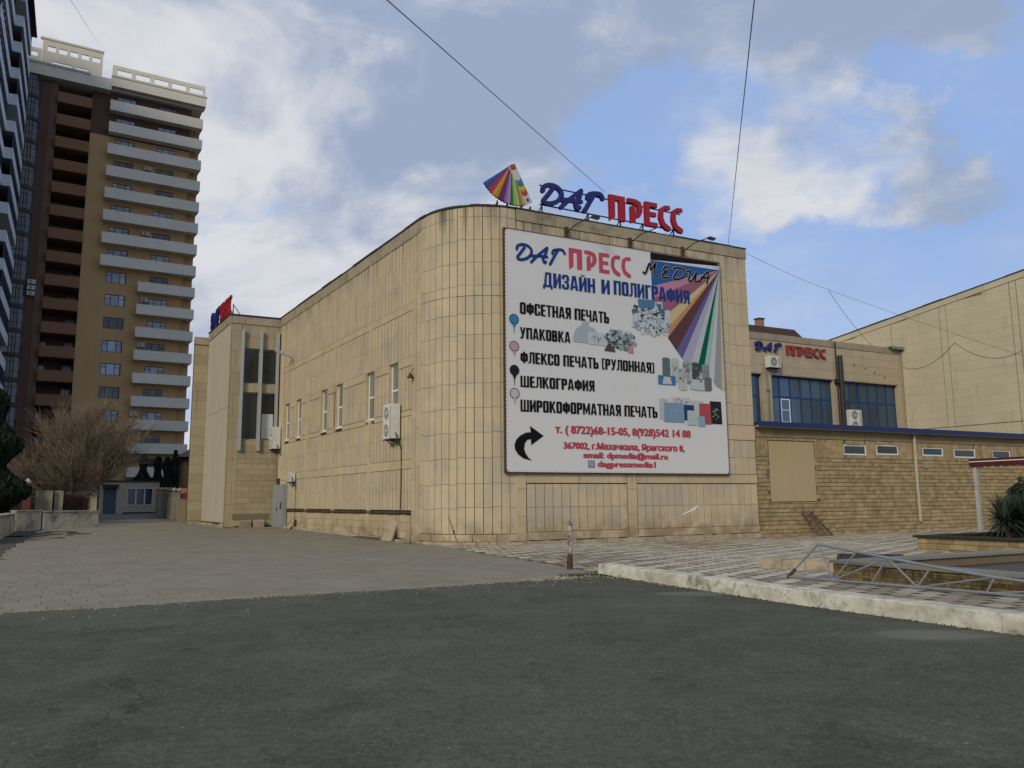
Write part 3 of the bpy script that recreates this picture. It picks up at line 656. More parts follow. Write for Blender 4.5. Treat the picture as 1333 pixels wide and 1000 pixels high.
# recessed block plinth below the dark ledge
for r_i, (z0, z1) in enumerate(((.14, .44), (.45, .75), (.76, 1.06))):
    x = 3.7 - (.3 if r_i % 2 else 0)
    x = 3.62
    while x < 20.9:
        l = random.uniform(.5, .8) if x > 3.7 else random.uniform(.3, .6); slab(wA(min(x + l, 20.9) - .004), wA(x + .004), z0, z1, -.035, M_BELT, single_=False, thick=.07); x += l
lg = MB()
for i in range(36):
    x0 = 3.5 + i * .486; p, a, l = cpos(wA(x0 + .47), wA(x0), .075 + random.uniform(-.02, .015)); e = Vector((math.cos(a), math.sin(a), 0)); nn = Vector((-e.y, e.x, 0))
    lg.obox((p.x, p.y, 1.10 + random.uniform(-.012, .012)), e * l, nn * .14, (0, 0, .075))
lg.build('ledge', mat('dark_ledge', (.07, .055, .035), .95, var=.4, bump=.6, tint=0), main)  # ledge in a dark, mottled brown
wm = MB()
for i in range(30):
    x0 = 3.2 + i * .62; p, a, l = cpos(wA(x0 + .6), wA(x0), .12 + random.uniform(-.04, .05)); e = Vector((math.cos(a), math.sin(a), 0)); nn = Vector((-e.y, e.x, 0))
    wm.obox((p.x, p.y, -.05), e * l, nn * .2, (0, 0, .14 + zg(-1, x0) + random.uniform(-.03, .03)), 0, random.random())
wm.build('footing', mat('whitewashed_footing', (.42, .385, .30), .95, var=.25, scale=2, bump=.5, tint=.15, dirt=.5, dirtcol=(.16, .13, .09)), main)
clad.build('cladding', M_STONE, main, kind='stuff'); beltm.build('pilaster_cladding', M_BELT, main, kind='stuff')
# black roof edge
re = MB(); ws = [11.88, 0] + [-LARC * k / 12 for k in range(1, 13)] + [wA(24.5)]
seg = []
for i in range(len(ws) - 1):
    k = 1 if -LARC - .01 <= ws[i] <= 0 and ws[i + 1] >= -LARC - .01 else 14
    for j in range(k): seg.append((ws[i] + (ws[i + 1] - ws[i]) * j / k, ws[i] + (ws[i + 1] - ws[i]) * (j + 1) / k))
for a, b in seg:
    p, an, l = cpos(b, a, .05 + random.uniform(-.01, .015)); e = Vector((math.cos(an), math.sin(an), 0)); nn = Vector((-e.y, e.x, 0))
    re.obox((p.x, p.y, H + .012), e * (l * random.uniform(.96, 1.0)), nn * .4, (0, 0, random.uniform(.03, .065) + (.03 if b < -1 else 0)))
re.build('roof_edge', M_BITUMEN, main)
MB().prism([(14.5, .3), (14.5, 29), (-1.5, 29), (-1.0, 22), (.2, 4), (3.5, .3)], H - .09, H - .03).build('roof', M_BITUMEN, main)
# windows of the long wall
for wa, wb in WINS:
    x0, x1 = -wb, -wa; z0, z1 = 5.15, 7.35; y0 = .14
    rv = MB().box(x0 - .03, x0 + .004, -.005, .33, z0, z1).box(x1 - .004, x1 + .03, -.005, .33, z0, z1).box(x0 + .004, x1 - .004, .0, .33, z0 - .03, z0 + .005).box(x0 + .004, x1 - .004, .0, .33, z1 - .005, z1 + .03)
    rv.build('reveal', M_BELT, main, (0, 0, 0), math.atan2(-AD.y, -AD.x)); fr = MB()
    for a, b, c, d in ((x0 + .005, x0 + .075, z0 + .06, z1 - .01), (x1 - .075, x1 - .005, z0 + .06, z1 - .01), (x0 + .075, x1 - .075, z1 - .08, z1 - .01), (x0 + .075, x1 - .075, z0 + .06, z0 + .13), (x0 + .075, x1 - .075, 6.18, 6.26)):
        fr.box(a, b, y0, y0 + .06, c, d)
    fr.box(x0 + .005, x1 - .005, .03, y0 + .02, z0 + .008, z0 + .055)
    o = fr.build('window', M_WHITEP, main, (0, 0, 0), math.atan2(-AD.y, -AD.x)); o.rotation_euler.z = math.atan2(-AD.y, -AD.x)
    for z_a, z_b in ((5.28, 6.18), (6.26, 7.27)):
        MB().box(x0 + .075, x1 - .075, y0 + .02, y0 + .03, z_a, z_b, 0, random.random()).build('pane', mat('pale_green_pane', (.17, .19, .17), .07, var=.5, scale=.7, bump=0, tint=.35, spec=1.0), o)  # sky reflection is put into the pane colour as a lighter grey-green
# grey sheet door cabinet at the far end of the long wall
dr = MB(); ang = math.atan2(-AD.y, -AD.x)
dr.box(-23.1, -20.75, -.22, -.01, .12, 2.62); dr.box(-22.95, -21.9, -.245, -.221, .17, 2.57); dr.box(-21.88, -20.85, -.245, -.221, .17, 2.57)
o = dr.build('door', M_DOORGREY, main, (0, 0, 0), ang); MB().box(-21.3, -21.05, -.262, -.246, 1.2, 1.6).build('door_vent', M_DARK, o)
MB().box(-21.98, -21.94, -.29, -.246, 1.1, 1.3).build('handle', M_DARK, o)
# frame helper for things fixed on the long wall: outward = -y, x runs towards the camera
def onA(s, d=0.0, z_=0.0):
    p = AD * s + AN * d; return p.x, p.y, z_
def frameA(name, label, cat, s, d, z_, group=None):
    x, y, z_ = onA(s, d, z_); return thing(name, label, cat, x, y, z_, ang, group)

# ================================================================== AIR CONDITIONERS
def fan(mb_parent, cx, cz, r, y):
    gr = MB(); n = 20
    for rr in (r, r * .75, r * .5, r * .28):
        gr.tube([(cx + rr * math.cos(2 * math.pi * k / n), y, cz + rr * math.sin(2 * math.pi * k / n)) for k in range(n + 1)], .006, 4)
    for k in range(8): a = math.pi / 4 * k; gr.bar((cx + .05 * math.cos(a), y, cz + .05 * math.sin(a)), (cx + r * math.cos(a), y, cz + r * math.sin(a)), .008)
    fb = MB(); pts = [(cx + (r - .012) * math.cos(2 * math.pi * k / n), cz + (r - .012) * math.sin(2 * math.pi * k / n)) for k in range(n)]
    fb.xz(pts, y + .012, y + .05)
    o = fb.build('fan', M_FAN, mb_parent)
    hub = MB().xz([(cx + .05 * math.cos(.628 * k), cz + .05 * math.sin(.628 * k)) for k in range(10)], y + .004, y + .011); hub.build('hub', M_ACBODY, o)
    gr.build('grille', M_ACBODY, o)
def ac_unit(t, w, h, d, nf, pipe=True):
    b = MB(); b.box(0, w, -d - .08, -.08, .0, h); b.box(.02, w - .02, -d - .09, -d - .081, .02, h - .02)
    b.build('casing', M_ACBODY, t)
    rad = min(w * .29, h / nf * .42)
    for k in range(nf): fan(t, w * .40, h / nf * (k + .5), rad, -d - .105)
    lv = MB()
    for k in range(int(h / .06) - 1): lv.box(w * .78, w * .95, -d - .098, -d - .09, .04 + k * .06, .06 + k * .06)
    lv.build('louvre', M_FAN, t)
    br = MB(); br.bar((.12, 0, -.03), (.12, -d - .12, -.03), .04); br.bar((w - .12, 0, -.03), (w - .12, -d - .12, -.03), .04); br.bar((.12, 0, -.3), (.12, -d * .8, -.05), .03); br.bar((w - .12, 0, -.3), (w - .12, -d * .8, -.05), .03)
    br.box(.02, w - .02, -d - .1, -.05, -.012, -.001)
    br.build('bracket', M_DARK, t)
    if pipe:
        p = MB(); p.tube([(w, -.28, .25), (w + .12, -.3, .2), (w + .16, -.2, -.05), (w + .1, -.08, -.3), (w + .0, -.03, -.42), (w - .1, -.02, -.36)], .018, 6); p.tube([(w, -.25, .15), (w + .08, -.28, .05), (w + .1, -.16, -.15), (w + .02, -.03, -.38)], .012, 6)
        p.build('pipe', M_DARK, t)
t = frameA('air_conditioner', 'tall white two fan air conditioner below the nearest window of the long wall', 'air conditioner', 5.38, 0, 4.12, 'outdoor air conditioners'); ac_unit(t, .92, 1.42, .36, 2)
t = frameA('air_conditioner', 'white two fan air conditioner in the corner beside the tall dark windows', 'air conditioner', 23.2, 0, 4.75, 'outdoor air conditioners'); ac_unit(t, .92, 1.3, .42, 2)
t = frameA('air_conditioner', 'small white air conditioner low on the wall above the grey door', 'air conditioner', 19.75, 0, 2.72, 'outdoor air conditioners'); ac_unit(t, .75, .52, .27, 1)
cb = MB(); cb.tube([onA(4.42, .03, 3.75), onA(4.40, .03, 2.5), onA(4.42, .03, 1.3)], .022, 6); cb.tube([onA(4.42, .03, 1.3), onA(4.7, .1, 1.0), onA(4.62, .1, .8)], .012, 5)
single(cb, 'drain_pipe', M_RUST, 'thin rusty drain pipe running down under the tall air conditioner', 'pipe')
cb = MB(); cb.tube([onA(22.9, .1, 4.6), onA(23.0, .06, 3.6), onA(22.95, .05, 2.7)], .02, 6); cb.tube([onA(22.75, .06, 4.6), onA(22.85, .06, 3.4), onA(22.8, .05, 2.7)], .012, 5)
single(cb, 'cable', M_DARK, 'dark cables hanging in the building corner above the grey door', 'cable')
cb = MB(); cb.tube([onA(19.1, .03, 2.6), onA(19.05, .03, 1.4), onA(19.15, .04, .2)], .012, 5)
single(cb, 'cable', M_DARK, 'thin dark cable running down from the small air conditioner', 'cable')
# street style lamp on the long wall
t = frameA('wall_lamp', 'long grey street lamp on a bent arm high on the long wall', 'lamp', 20.2, 0, 9.5)
MB().tube([(0, -.02, -.1), (0, -.04, .25), (-.03, -.15, .42), (-.08, -.38, .55)], .03, 8).build('arm', M_STEEL, t)
hd = MB(); hd.obox((-.18, -.34, .50), (.2, .05, .0), (-.12, -.72, .26), (0, 0, .1)); hd.build('lamp_head', M_GREYM, t)
hd = MB(); hd.obox((-.17, -.37, .475), (.17, .04, .0), (-.11, -.65, .23), (0, 0, .02)); hd.build('lamp_glass', M_WHITEP, t)
t = frameA('siren', 'small rusty bell lamp beside the vertical joint of the long wall', 'lamp', 3.3, 0, 6.45)
MB().tube([(0, -.01, .4), (0, -.08, .35), (0, -.16, .18)], .015, 6).build('arm', M_RUST, t)
MB().lathe([(.03, .2), (.06, .15), (.13, .02), (.14, 0)], (0, -.16), 12).build('shade', M_RUST, t)
for s_, rz_, l1 in ((5.25, .3, 'leaning grey broken slab propped against the long wall near its corner'), (19.3, -.4, 'small broken stone propped against the long wall by the grey door')):
    x, y, _ = onA(s_, .42, 0); h = .78 if s_ < 10 else .62
    m_ = MB(); m_.obox((0, 0, zg(-1, y) - .02), (.5, .03, 0), (.05, .35, h), (-.01, -.09, .03)); single(m_, 'stone_slab', M_PLINTH, l1, 'stone slab', x, y, 0, rz_ + ang + .1)
x, y, _ = onA(8.6, .5); single(MB().obox((0, 0, .0), (2.4, .1, 0), (.05, .35, 0), (0, 0, .05)), 'plank', M_WOOD, 'flat dark plank lying on the paving along the long wall', 'plank', x, y, .05, ang)
x, y, _ = onA(3.9, .45); m_ = MB(); m_.obox((0, 0, 0), (.5, .1, 0), (.05, .3, .1), (0, 0, .06)); m_.obox((.45, .1, 0), (.35, -.1, .02), (.05, .22, .0), (0, 0, .12)); single(m_, 'rubble', M_PLINTH, 'pair of broken stones on the ground at the rounded corner foot', 'rubble', x, y, .0, ang)
# rod leaning on the corner
m_ = MB(); m_.tube([(-.63, -2.2, .0), (-.58, -1.6, .55), (-.48, -.9, 1.05)], .022, 6); m_.tube([(-.585, -1.62, .52), (-.56, -1.5, .62)], .04, 6)
single(m_, 'iron_rod', mat('flaking_rod', (.26, .22, .17), .8, var=.5, scale=14, bump=.3, tint=0, second=(.06, .035, .025)), 'thin crooked iron rod standing in front of the rounded corner', 'rod')
# pale scratch of paint on the lower wall
MB().xz([(10.35, .93), (10.75, 1.06), (11.0, 1.12), (11.22, 1.33), (11.1, 1.30), (10.9, 1.18), (10.6, 1.07), (10.33, .98)], -.009, -.004).build('paint_smear', M_WHITEP, main)
# ================================================================== BILLBOARD
bb = thing('billboard', 'large white advertising board with blue and red Cyrillic lettering on the right wall', 'billboard', 2.15, -.16, 0)
def bx(v): return v - 2.15
w_, z0_, z1_ = 10.68, 2.63, 11.94
fr = MB(); fr.box(-.05, w_ + .05, .03, .14, z0_ - .05, z1_ + .05); fr.build('frame', M_RUST, bb)
rc = .12; MB().xz([(rc, z0_), (w_ - rc, z0_), (w_ - .03, z0_ + .03), (w_, z0_ + rc), (w_, z1_ - rc), (w_ - rc, z1_), (rc, z1_), (.03, z1_ - .03), (0, z1_ - rc), (0, z0_ + rc), (.03, z0_ + .03)], 0, .028).build('panel', M_BOARD, bb)
tk = MB()
for k in range(72):
    x = .1 + k * (w_ - .2) / 71
    for z_ in (z0_, z1_): tk.box(x - .006, x + .006, -.004, .03, z_ - .055, z_ + .055)
for k in range(62):
    z_ = z0_ + .1 + k * (z1_ - z0_ - .2) / 61
    for x in (0, w_): tk.box(x - .05, x + .05, -.004, .03, z_ - .006, z_ + .006)
tk.build('lacing', M_RUST, bb, kind='stuff')
def pr(name, polys, col, y, nm=None):
    mb = MB(); put(mb, [[(bx(a), b) for a, b in p] for p in polys], y); return mb.build(nm or 'print', col, bb)
def pcol(n, c): return flat('print_' + n, c, .75, spec=.08)
AP = (12.82, 11.62)
rays = [('black', (.012, .012, .014), [(9.03, 11.93), (12.70, 11.935), (12.78, 11.80), (9.03, 11.60)]),
        ('blue', (.02, .10, .30), [(9.03, 11.59), AP, (9.05, 10.46)]), ('pink', (.44, .20, .30), [(9.05, 10.46), AP, (9.06, 9.92)]),
        ('rose', (.28, .10, .16), [(9.06, 9.92), AP, (9.84, 9.34), (9.3, 9.75)]), ('yellow', (.50, .42, .22), [(9.84, 9.34), AP, (9.95, 8.86)]), ('orange', (.45, .22, .11), [(9.95, 8.86), AP, (9.79, 8.31)]),
        ('brown', (.10, .045, .05), [(9.79, 8.31), AP, (10.23, 7.79)]), ('purple', (.12, .10, .24), [(10.23, 7.79), AP, (10.52, 7.45)]), ('lavender', (.34, .33, .44), [(10.52, 7.45), AP, (10.95, 7.2)]),
        ('mist', (.44, .44, .45), [(10.95, 7.2), AP, (11.28, 7.0)]), ('green', (.0, .10, .065), [(11.28, 7.0), AP, (11.62, 6.9)]), ('mint', (.30, .43, .36), [(11.62, 6.9), AP, (11.95, 6.75)]),
        ('pale', (.49, .49, .50), [(11.95, 6.75), AP, (12.2, 6.55)]), ('grey', (.27, .28, .285), [(12.2, 6.55), AP, (12.62, 6.24), (12.3, 6.4)]), ('cream', (.48, .42, .26), [(12.62, 6.24), AP, (12.80, 6.2)])]
for i, (n_, c_, p_) in enumerate(rays): pr(n_, [p_], pcol(n_, c_), -.004 - .0007 * i, 'colour_ray')
YL = -.020
def words(text, x0, x1, z0, z1, m): return pr('', word_polys(text, x0, x1, z0, z1), m, YL, 'lettering')
words('ДИЗАЙН', 3.80, 6.20, 9.83, 10.42, M_NAVY); words('И', 6.50, 6.92, 9.85, 10.44, M_NAVY); words('ПОЛИГРАФИЯ', 7.10, 11.05, 9.88, 10.47, M_NAVY)
words('ОФСЕТНАЯ ПЕЧАТЬ', 2.75, 6.84, 8.64, 9.10, M_BLACKP); words('УПАКОВКА', 2.74, 4.98, 7.68, 8.12, M_BLACKP)
words('ФЛЕКСО ПЕЧАТЬ (РУЛОННАЯ)', 2.75, 9.03, 6.74, 7.18, M_BLACKP); words('ШЕЛКОГРАФИЯ', 2.74, 6.06, 5.82, 6.25, M_BLACKP)
words('ШИРОКОФОРМАТНАЯ ПЕЧАТЬ', 2.73, 9.11, 4.89, 5.34, M_BLACKP)
def press(x0, x1, z0, z1):
    out = []
    def loc_(ps, a, b, dz0=0, dz1=0): return [[(x0 + (a + (b - a) * x) * (x1 - x0), z0 + z_ * (z1 - z0)) for x, z_ in p] for p in ps]
    PP = q((.02, -.06), (.34, .12), (.34, 1), (0, 1)) + r4(.34, .80, 1, 1) + r4(.62, .0, 1, .80)
    RR = q((.18, 0), (.50, .06), (.50, .80), (.18, .68)) + q((0, 1), (.0, .84), (.45, .80), (.55, 1)) + q((.5, 1), (.5, .82), (.68, .72), (1, .72), (.88, .92)) + q((1, .72), (.68, .72), (.66, .5), (1, .52)) + q((1, .52), (.66, .5), (.5, .36), (.5, .18), (.8, .28))
    EE = r4(0, 0, .36, 1) + r4(.36, .82, 1, 1) + r4(.36, .43, .9, .6) + r4(.36, 0, 1, .18)
    CC = q((.95, 1), (1, .84), (.6, .80), (.4, .88), (.5, .98)) + q((.5, .98), (.5, .84), (.38, .66), (.02, .6), (.12, .84)) + q((.02, .6), (.38, .66), (.36, .45), (0, .42)) + q((0, .42), (.36, .45), (.5, .25), (.2, .12)) + q((.2, .12), (.5, .25), (.98, .10), (.92, -.06), (.6, -.04))
    for ps, a, b in ((PP, .0, .205), (RR, .245, .435), (EE, .475, .64), (CC, .665, .825), (CC, .84, 1.0)): out += loc_(ps, a, b)
    return out
dm = MB()
for s_ in DAG: put(dm, [[(bx(a), b) for a, b in p] for p in stroke(s_, .115)], YL, step=.0005, cyc=11)
dm.build('lettering', M_NAVY, bb)
pr('', press(4.98, 8.0, 10.72, 11.56), M_REDP, YL, 'lettering')
dm = MB(); do = MB()
for s_ in MEDIA:
    put(dm, [[(bx(a), b) for a, b in p] for p in stroke(s_, .085)], YL - .007, step=.0003, cyc=9); put(do, [[(bx(a), b) for a, b in p] for p in stroke(s_, .125)], YL, step=.0003, cyc=9)
do.build('lettering_outline', pcol('pale_outline', (.42, .40, .40)), bb, kind='stuff'); dm.build('lettering', M_BLACKP, bb)
def text_part(body, x0, x1, z0, z1, m, off=.018):
    cu = bpy.data.curves.new('lettering', 'FONT'); cu.body = body; cu.size = 1; cu.offset = off; cu.resolution_u = 2
    to = bpy.data.objects.new('tmp', cu); sc.collection.objects.link(to)
    bpy.context.view_layer.update()
    me = bpy.data.meshes.new_from_object(to.evaluated_get(bpy.context.evaluated_depsgraph_get())); me.name = 'lettering'
    bpy.data.objects.remove(to)
    vx = [v.co.x for v in me.vertices]; mx, nx = max(vx), min(vx)
    for v in me.vertices:
        a, b = v.co.x, v.co.y; v.co = (bx(x0) + (a - nx) / (mx - nx) * (x1 - x0), YL, z0 + b / .73 * (z1 - z0))
    vs = [v.co.copy() for v in me.vertices]; fs = [tuple(p.vertices) for p in me.polygons]; mb = MB()
    for k, dx in enumerate((-.016, .016)): mb.add([(v.x + dx, v.y - k * .0012, v.z) for v in vs], fs)
    o = mb.build('lettering', m, bb); o['kind'] = 'stuff'; return o
text_part('т. ( 8722)68-15-05, 8(928)542 14 88', 4.23, 10.79, 4.13, 4.44, M_REDT, .016)
text_part('367002, г.Махачкала, Ярагского 8,', 4.59, 10.43, 3.54, 3.80, M_REDT, .016)
text_part('email: dpmedia@mail.ru', 5.47, 9.55, 3.20, 3.44, M_REDT, .016)
text_part('dagpressmedia1', 6.12, 8.92, 2.86, 3.10, M_REDT, .016)
pr('', [[(5.68, 2.83), (5.98, 2.83), (5.98, 3.10), (5.68, 3.10)]], pcol('violet', (.22, .13, .30)), YL, 'camera_icon')
pr('', ring(5.73, 2.87, 5.93, 3.06, .02, .02, .05) + ring(5.785, 2.92, 5.875, 3.01, .018, .018, .04), pcol('icon_white', (.5, .5, .5)), YL - .003, 'camera_icon')
pr('', [[(3.71, 4.0), (3.12, 4.36), (3.16, 4.12), (3.16, 3.86), (3.17, 3.64)], [(3.16, 4.12), (2.95, 4.10), (2.72, 3.99), (2.90, 3.70), (3.0, 3.83), (3.16, 3.87)], [(2.72, 3.99), (2.54, 3.83), (2.46, 3.62), (2.86, 3.48), (2.90, 3.70)],
        [(2.46, 3.62), (2.49, 3.45), (2.62, 3.27), (2.94, 3.30), (2.86, 3.48)], [(2.62, 3.27), (2.85, 3.13), (3.20, 3.06), (3.05, 3.16), (2.94, 3.30)]], M_BLACKP, YL, 'arrow')
for zc, zt, c_, rim in ((8.40, 7.85, (.04, .19, .34), (.02, .05, .09)), (7.36, 6.98, (.44, .27, .31), (.09, .09, .10)), (6.44, 5.86, (.012, .02, .022), (.012, .02, .022)), (5.56, 5.15, (.47, .44, .41), (.06, .07, .07))):
    nn_ = 20; cx = 2.49; nm = '%d' % int(zc * 100)
    pr('', [[(cx + .205 * math.cos(6.283 * k / nn_), zc + .205 * math.sin(6.283 * k / nn_)) for k in range(nn_)]], pcol('rim' + nm, rim), YL, 'balloon_icon')
    pr('', [[(cx + .172 * math.cos(6.283 * k / nn_), zc + .172 * math.sin(6.283 * k / nn_)) for k in range(nn_)]], pcol('ball' + nm, c_), YL - .004, 'balloon_icon')
    pr('', [[(cx - .085, zc - .19), (cx + .085, zc - .19), (cx + .018, zc - .33), (cx + .006, zt - .02), (cx - .006, zt - .02), (cx - .018, zc - .33)]], pcol('ball' + nm, c_), YL - .001, 'balloon_icon')
# printed pictures of paper goods, as flat print
rp = random.Random(3)
def collage(cx, cz, rx, rz_, n, cols, smin, smax, y):
    for ci, c_ in enumerate(cols):
        polys = []
        for k in range(n):
            a = rp.uniform(0, 6.28); rr = rp.random() ** .6; x = cx + math.cos(a) * rr * rx; z_ = cz + math.sin(a) * rr * rz_; w = rp.uniform(smin, smax); h = w * rp.uniform(.5, 1.3); an = rp.uniform(-.5, .5)
            polys.append([(x + u * math.cos(an) - v * math.sin(an), z_ + u * math.sin(an) + v * math.cos(an)) for u, v in ((-w / 2, -h / 2), (w / 2, -h / 2), (w / 2, h / 2), (-w / 2, h / 2))])
        mb = MB()
        for k, p in enumerate(polys): mb.xz([(bx(a), b) for a, b in p], y - ci * .0004 - k * .0026 / n - .0001 * (k % 3), y + .003)
        mb.build('picture', pcol('pic%d' % (int(c_[0] * 999) + int(c_[2] * 77)), c_), bb, kind='stuff')
collage(8.95, 9.2, 1.0, .56, 18, [(.42, .45, .47), (.30, .36, .40), (.46, .48, .50), (.06, .14, .24), (.03, .045, .06), (.48, .49, .50)], .10, .30, -.024)
collage(8.95, 8.75, .95, .38, 40, [(.36, .42, .46), (.50, .51, .52), (.20, .27, .33), (.45, .48, .50)], .07, .2, -.030)
collage(8.95, 8.95, .95, .60, 22, [(.55, .55, .56), (.25, .32, .38)], .03, .09, -.036)
collage(8.95, 8.95, .9, .5, 14, [(.03, .05, .07)], .03, .10, -.040)
MB().xz([(bx(a), b) for a, b in ((8.3, 9.82), (9.15, 9.86), (9.12, 9.5), (8.32, 9.46))], -.041, -.02).build('picture', pcol('pblue', (.07, .17, .30)), bb)
pr('', [[(5.12 + 0, 7.75), (6.35, 7.75), (6.33, 8.1), (6.1, 8.38), (5.85, 8.44), (5.85, 8.62), (5.62, 8.66), (5.5, 8.44), (5.25, 8.28), (5.12, 8.0)]], pcol('pic_box', (.33, .38, .43)), YL, 'picture')
pr('', [[(5.8, 7.72), (6.75, 7.70), (6.75, 8.2), (5.8, 8.2)]], pcol('pic_card', (.46, .48, .50)), YL - .003, 'picture')
pr('', [[(6.55, 7.5), (7.1, 7.48), (6.85, 7.95)]], pcol('pic_dark', (.08, .06, .065)), YL - .006, 'picture')
collage(7.35, 7.98, .75, .38, 26, [(.34, .39, .42), (.45, .47, .48), (.12, .17, .19), (.05, .07, .075), (.25, .30, .32)], .08, .24, -.023)
collage(7.3, 7.98, .75, .36, 16, [(.50, .51, .52), (.03, .05, .06), (.30, .22, .25)], .02, .07, -.030)
collage(6.2, 7.95, .35, .16, 16, [(.20, .22, .24), (.25, .12, .13)], .015, .05, -.030)
collage(9.9, 5.15, .3, .2, 8, [(.40, .45, .50)], .02, .06, -.038)
collage(12.2, 5.2, .2, .3, 10, [(.12, .12, .12), (.30, .30, .30)], .03, .08, -.038)
collage(10.35, 5.65, .4, .12, 10, [(.1, .12, .15)], .03, .08, -.022)
pr('', [[(7.72, 7.5), (7.98, 7.5), (7.98, 7.78), (7.72, 7.78)]], pcol('pic_pink', (.40, .22, .25)), YL - .010, 'picture')
for k, (x, zb, zt, c_) in enumerate(((9.65, 6.55, 7.40, (.10, .14, .15)), (10.12, 6.5, 7.40, (.40, .42, .42)), (10.72, 6.45, 7.32, (.28, .31, .31)), (11.2, 6.4, 7.30, (.06, .065, .07)), (11.75, 6.2, 7.26, (.22, .23, .23)), (10.45, 6.2, 7.0, (.36, .38, .38)), (10.5, 6.15, 6.65, (.42, .44, .43)), (11.85, 6.2, 6.7, (.12, .13, .13)))):
    pr('', [[(x - .2, zb), (x - .1, zb - .05), (x + .1, zb - .05), (x + .2, zb), (x + .2, zt), (x + .1, zt + .05), (x - .1, zt + .05), (x - .2, zt)]], pcol('roll%d' % k, c_), YL - .0012 * k, 'picture')
pr('', [[(9.2, 6.3), (10.1, 6.3), (10.1, 6.68), (9.2, 6.68)]], pcol('pic_blueroll', (.05, .16, .32)), YL - .012, 'picture'); pr('', [[(9.4, 6.33), (9.9, 6.33), (9.85, 6.62), (9.5, 6.64)]], pcol('pic_card2', (.44, .46, .48)), YL - .014, 'picture')
pr('', [[(10.85, 6.18), (11.65, 6.15), (11.65, 6.6), (10.85, 6.62)]], pcol('pic_card2', (.44, .46, .48)), YL - .014, 'picture')
collage(10.7, 6.85, 1.25, .42, 18, [(.42, .43, .43), (.12, .14, .15), (.25, .16, .16), (.16, .2, .22)], .03, .11, -.040)
for k, (x0, x1, za, zb, c_) in enumerate(((9.22, 9.7, 4.85, 5.7, (.38, .42, .45)), (9.85, 10.85, 5.1, 5.8, (.46, .46, .46)), (10.8, 11.6, 4.95, 5.7, (.45, .45, .45)), (11.9, 12.55, 4.75, 5.72, (.02, .02, .022)), (10.4, 11.05, 4.85, 5.5, (.02, .045, .14)), (11.3, 11.95, 4.72, 5.6, (.36, .07, .09)),
                                            (9.45, 10.5, 4.75, 5.55, (.18, .27, .37)), (10.65, 11.15, 4.65, 5.27, (.40, .44, .45)), (11.22, 11.6, 4.62, 5.05, (.22, .34, .40)))):
    pr('', [[(x0, za), (x1, za), (x1 - .02, zb), (x0 + .01, zb)]], pcol('book%d' % k, c_), YL - .0015 * k, 'picture')

# floodlights over the board
for i, (x, lab) in enumerate(((4.93, 'floodlight on a bent arm above the board, left of the three'), (8.03, 'middle floodlight arm above the board'), (10.8, 'floodlight on a bent arm above the board, right of the three'))):
    t = thing('floodlight', lab, 'floodlight', x, -.09, 12.1, 0, 'floodlights above the billboard')
    MB().box(-.08, .08, -.07, .0, -.16, .32).build('mounting_box', M_RUST, t)
    MB().tube([(.0, -.07, .1), (.25, -.5, .38), (.6, -1.05, .52)], .022, 6).build('arm', M_DARK, t)
    if i != 1:
        hd = MB(); hd.obox((.48, -1.3, .42), (.3, .0, -.03), (.04, .25, .02), (0, .02, .08)); hd.build('lamp_head', M_DARK, t)
        MB().obox((.50, -1.28, .405), (.26, .0, -.03), (.03, .21, .02), (0, 0, .01)).build('lamp_glass', M_FAN, t)
# ================================================================== ROOF SIGNS
def legs(parent, xs, zb, zt, y, back=.9):
    for x in xs:
        lg = MB(); lg.bar((x, y, zb), (x, y, zt), .05); lg.bar((x - .12, y + back, zb), (x, y + .02, zt - .05), .035); lg.bar((x - .3, y - .02, zb), (x, y, zt - .3), .03); lg.build('leg', M_DARK, parent)
def letter3d(parent, polys, m, depth, name='letter'):
    mb = MB(); put(mb, polys, -depth, 0.0, step=.0012, cyc=9); return mb.build(name, m, parent)
def groups(sts): return [sts[0:1], sts[1:4], sts[4:6]]
t = thing('roof_sign', 'raised blue and red sign letters on steel legs on the roof edge', 'sign', 4.3, .85, 0)
rs = remap(DAG, 2.6, 4.82, 10.72, 11.44, .02, 3.06, 13.567, 14.52)
for gq in groups(rs): letter3d(t, [p for s_ in gq for p in stroke(s_, .19)], M_LNAVY, .13)
pp = press(3.33, 7.30, 13.46, 14.57)
cnts = (3, 5, 4, 5, 5); i = 0
for c_ in cnts: letter3d(t, pp[i:i + c_], M_LRED, .15); i += c_
rl = MB(); rl.bar((-.0, .06, 13.62), (7.2, .06, 13.55), .045); rl.bar((-.0, .06, 14.45), (7.3, .06, 14.35), .045); rl.build('rail', M_DARK, t)
legs(t, (.1, 2.35, 4.0, 5.2, 6.9), 12.8, 13.62, .06)
# colour fan sign
t = thing('fan_sign', 'rooftop sign shaped like an opened colour swatch fan', 'sign', 2.9, .85, 0)
apx = (.04, 15.03)
FC = [(.03, .10, .33), (.025, .06, .22), (.30, .03, .07), (.36, .04, .08), (.50, .28, .02), (.40, .20, .02), (.13, .02, .05), (.10, .03, .12), (.28, .10, .35), (.33, .24, .42), (.02, .12, .03), (.20, .38, .06), (.35, .45, .12), (.20, .18, .08), (.45, .30, .05)]
angs = [R(218 + i * (292 - 218) / 15) for i in range(16)]
for i in range(15):
    a0, a1 = angs[i], angs[i + 1]; L = 1.55 + .17 * i / 15
    mb = MB(); mb.xz([apx, (apx[0] + L * math.cos(a0), apx[1] + L * math.sin(a0)), (apx[0] + (L + .03) * math.cos((a0 + a1) / 2), apx[1] + (L + .03) * math.sin((a0 + a1) / 2)), (apx[0] + L * math.cos(a1), apx[1] + L * math.sin(a1))], -.05 - .003 * i, .03)
    mb.build('swatch', flat('swatch%d' % i, FC[i], .5), t)
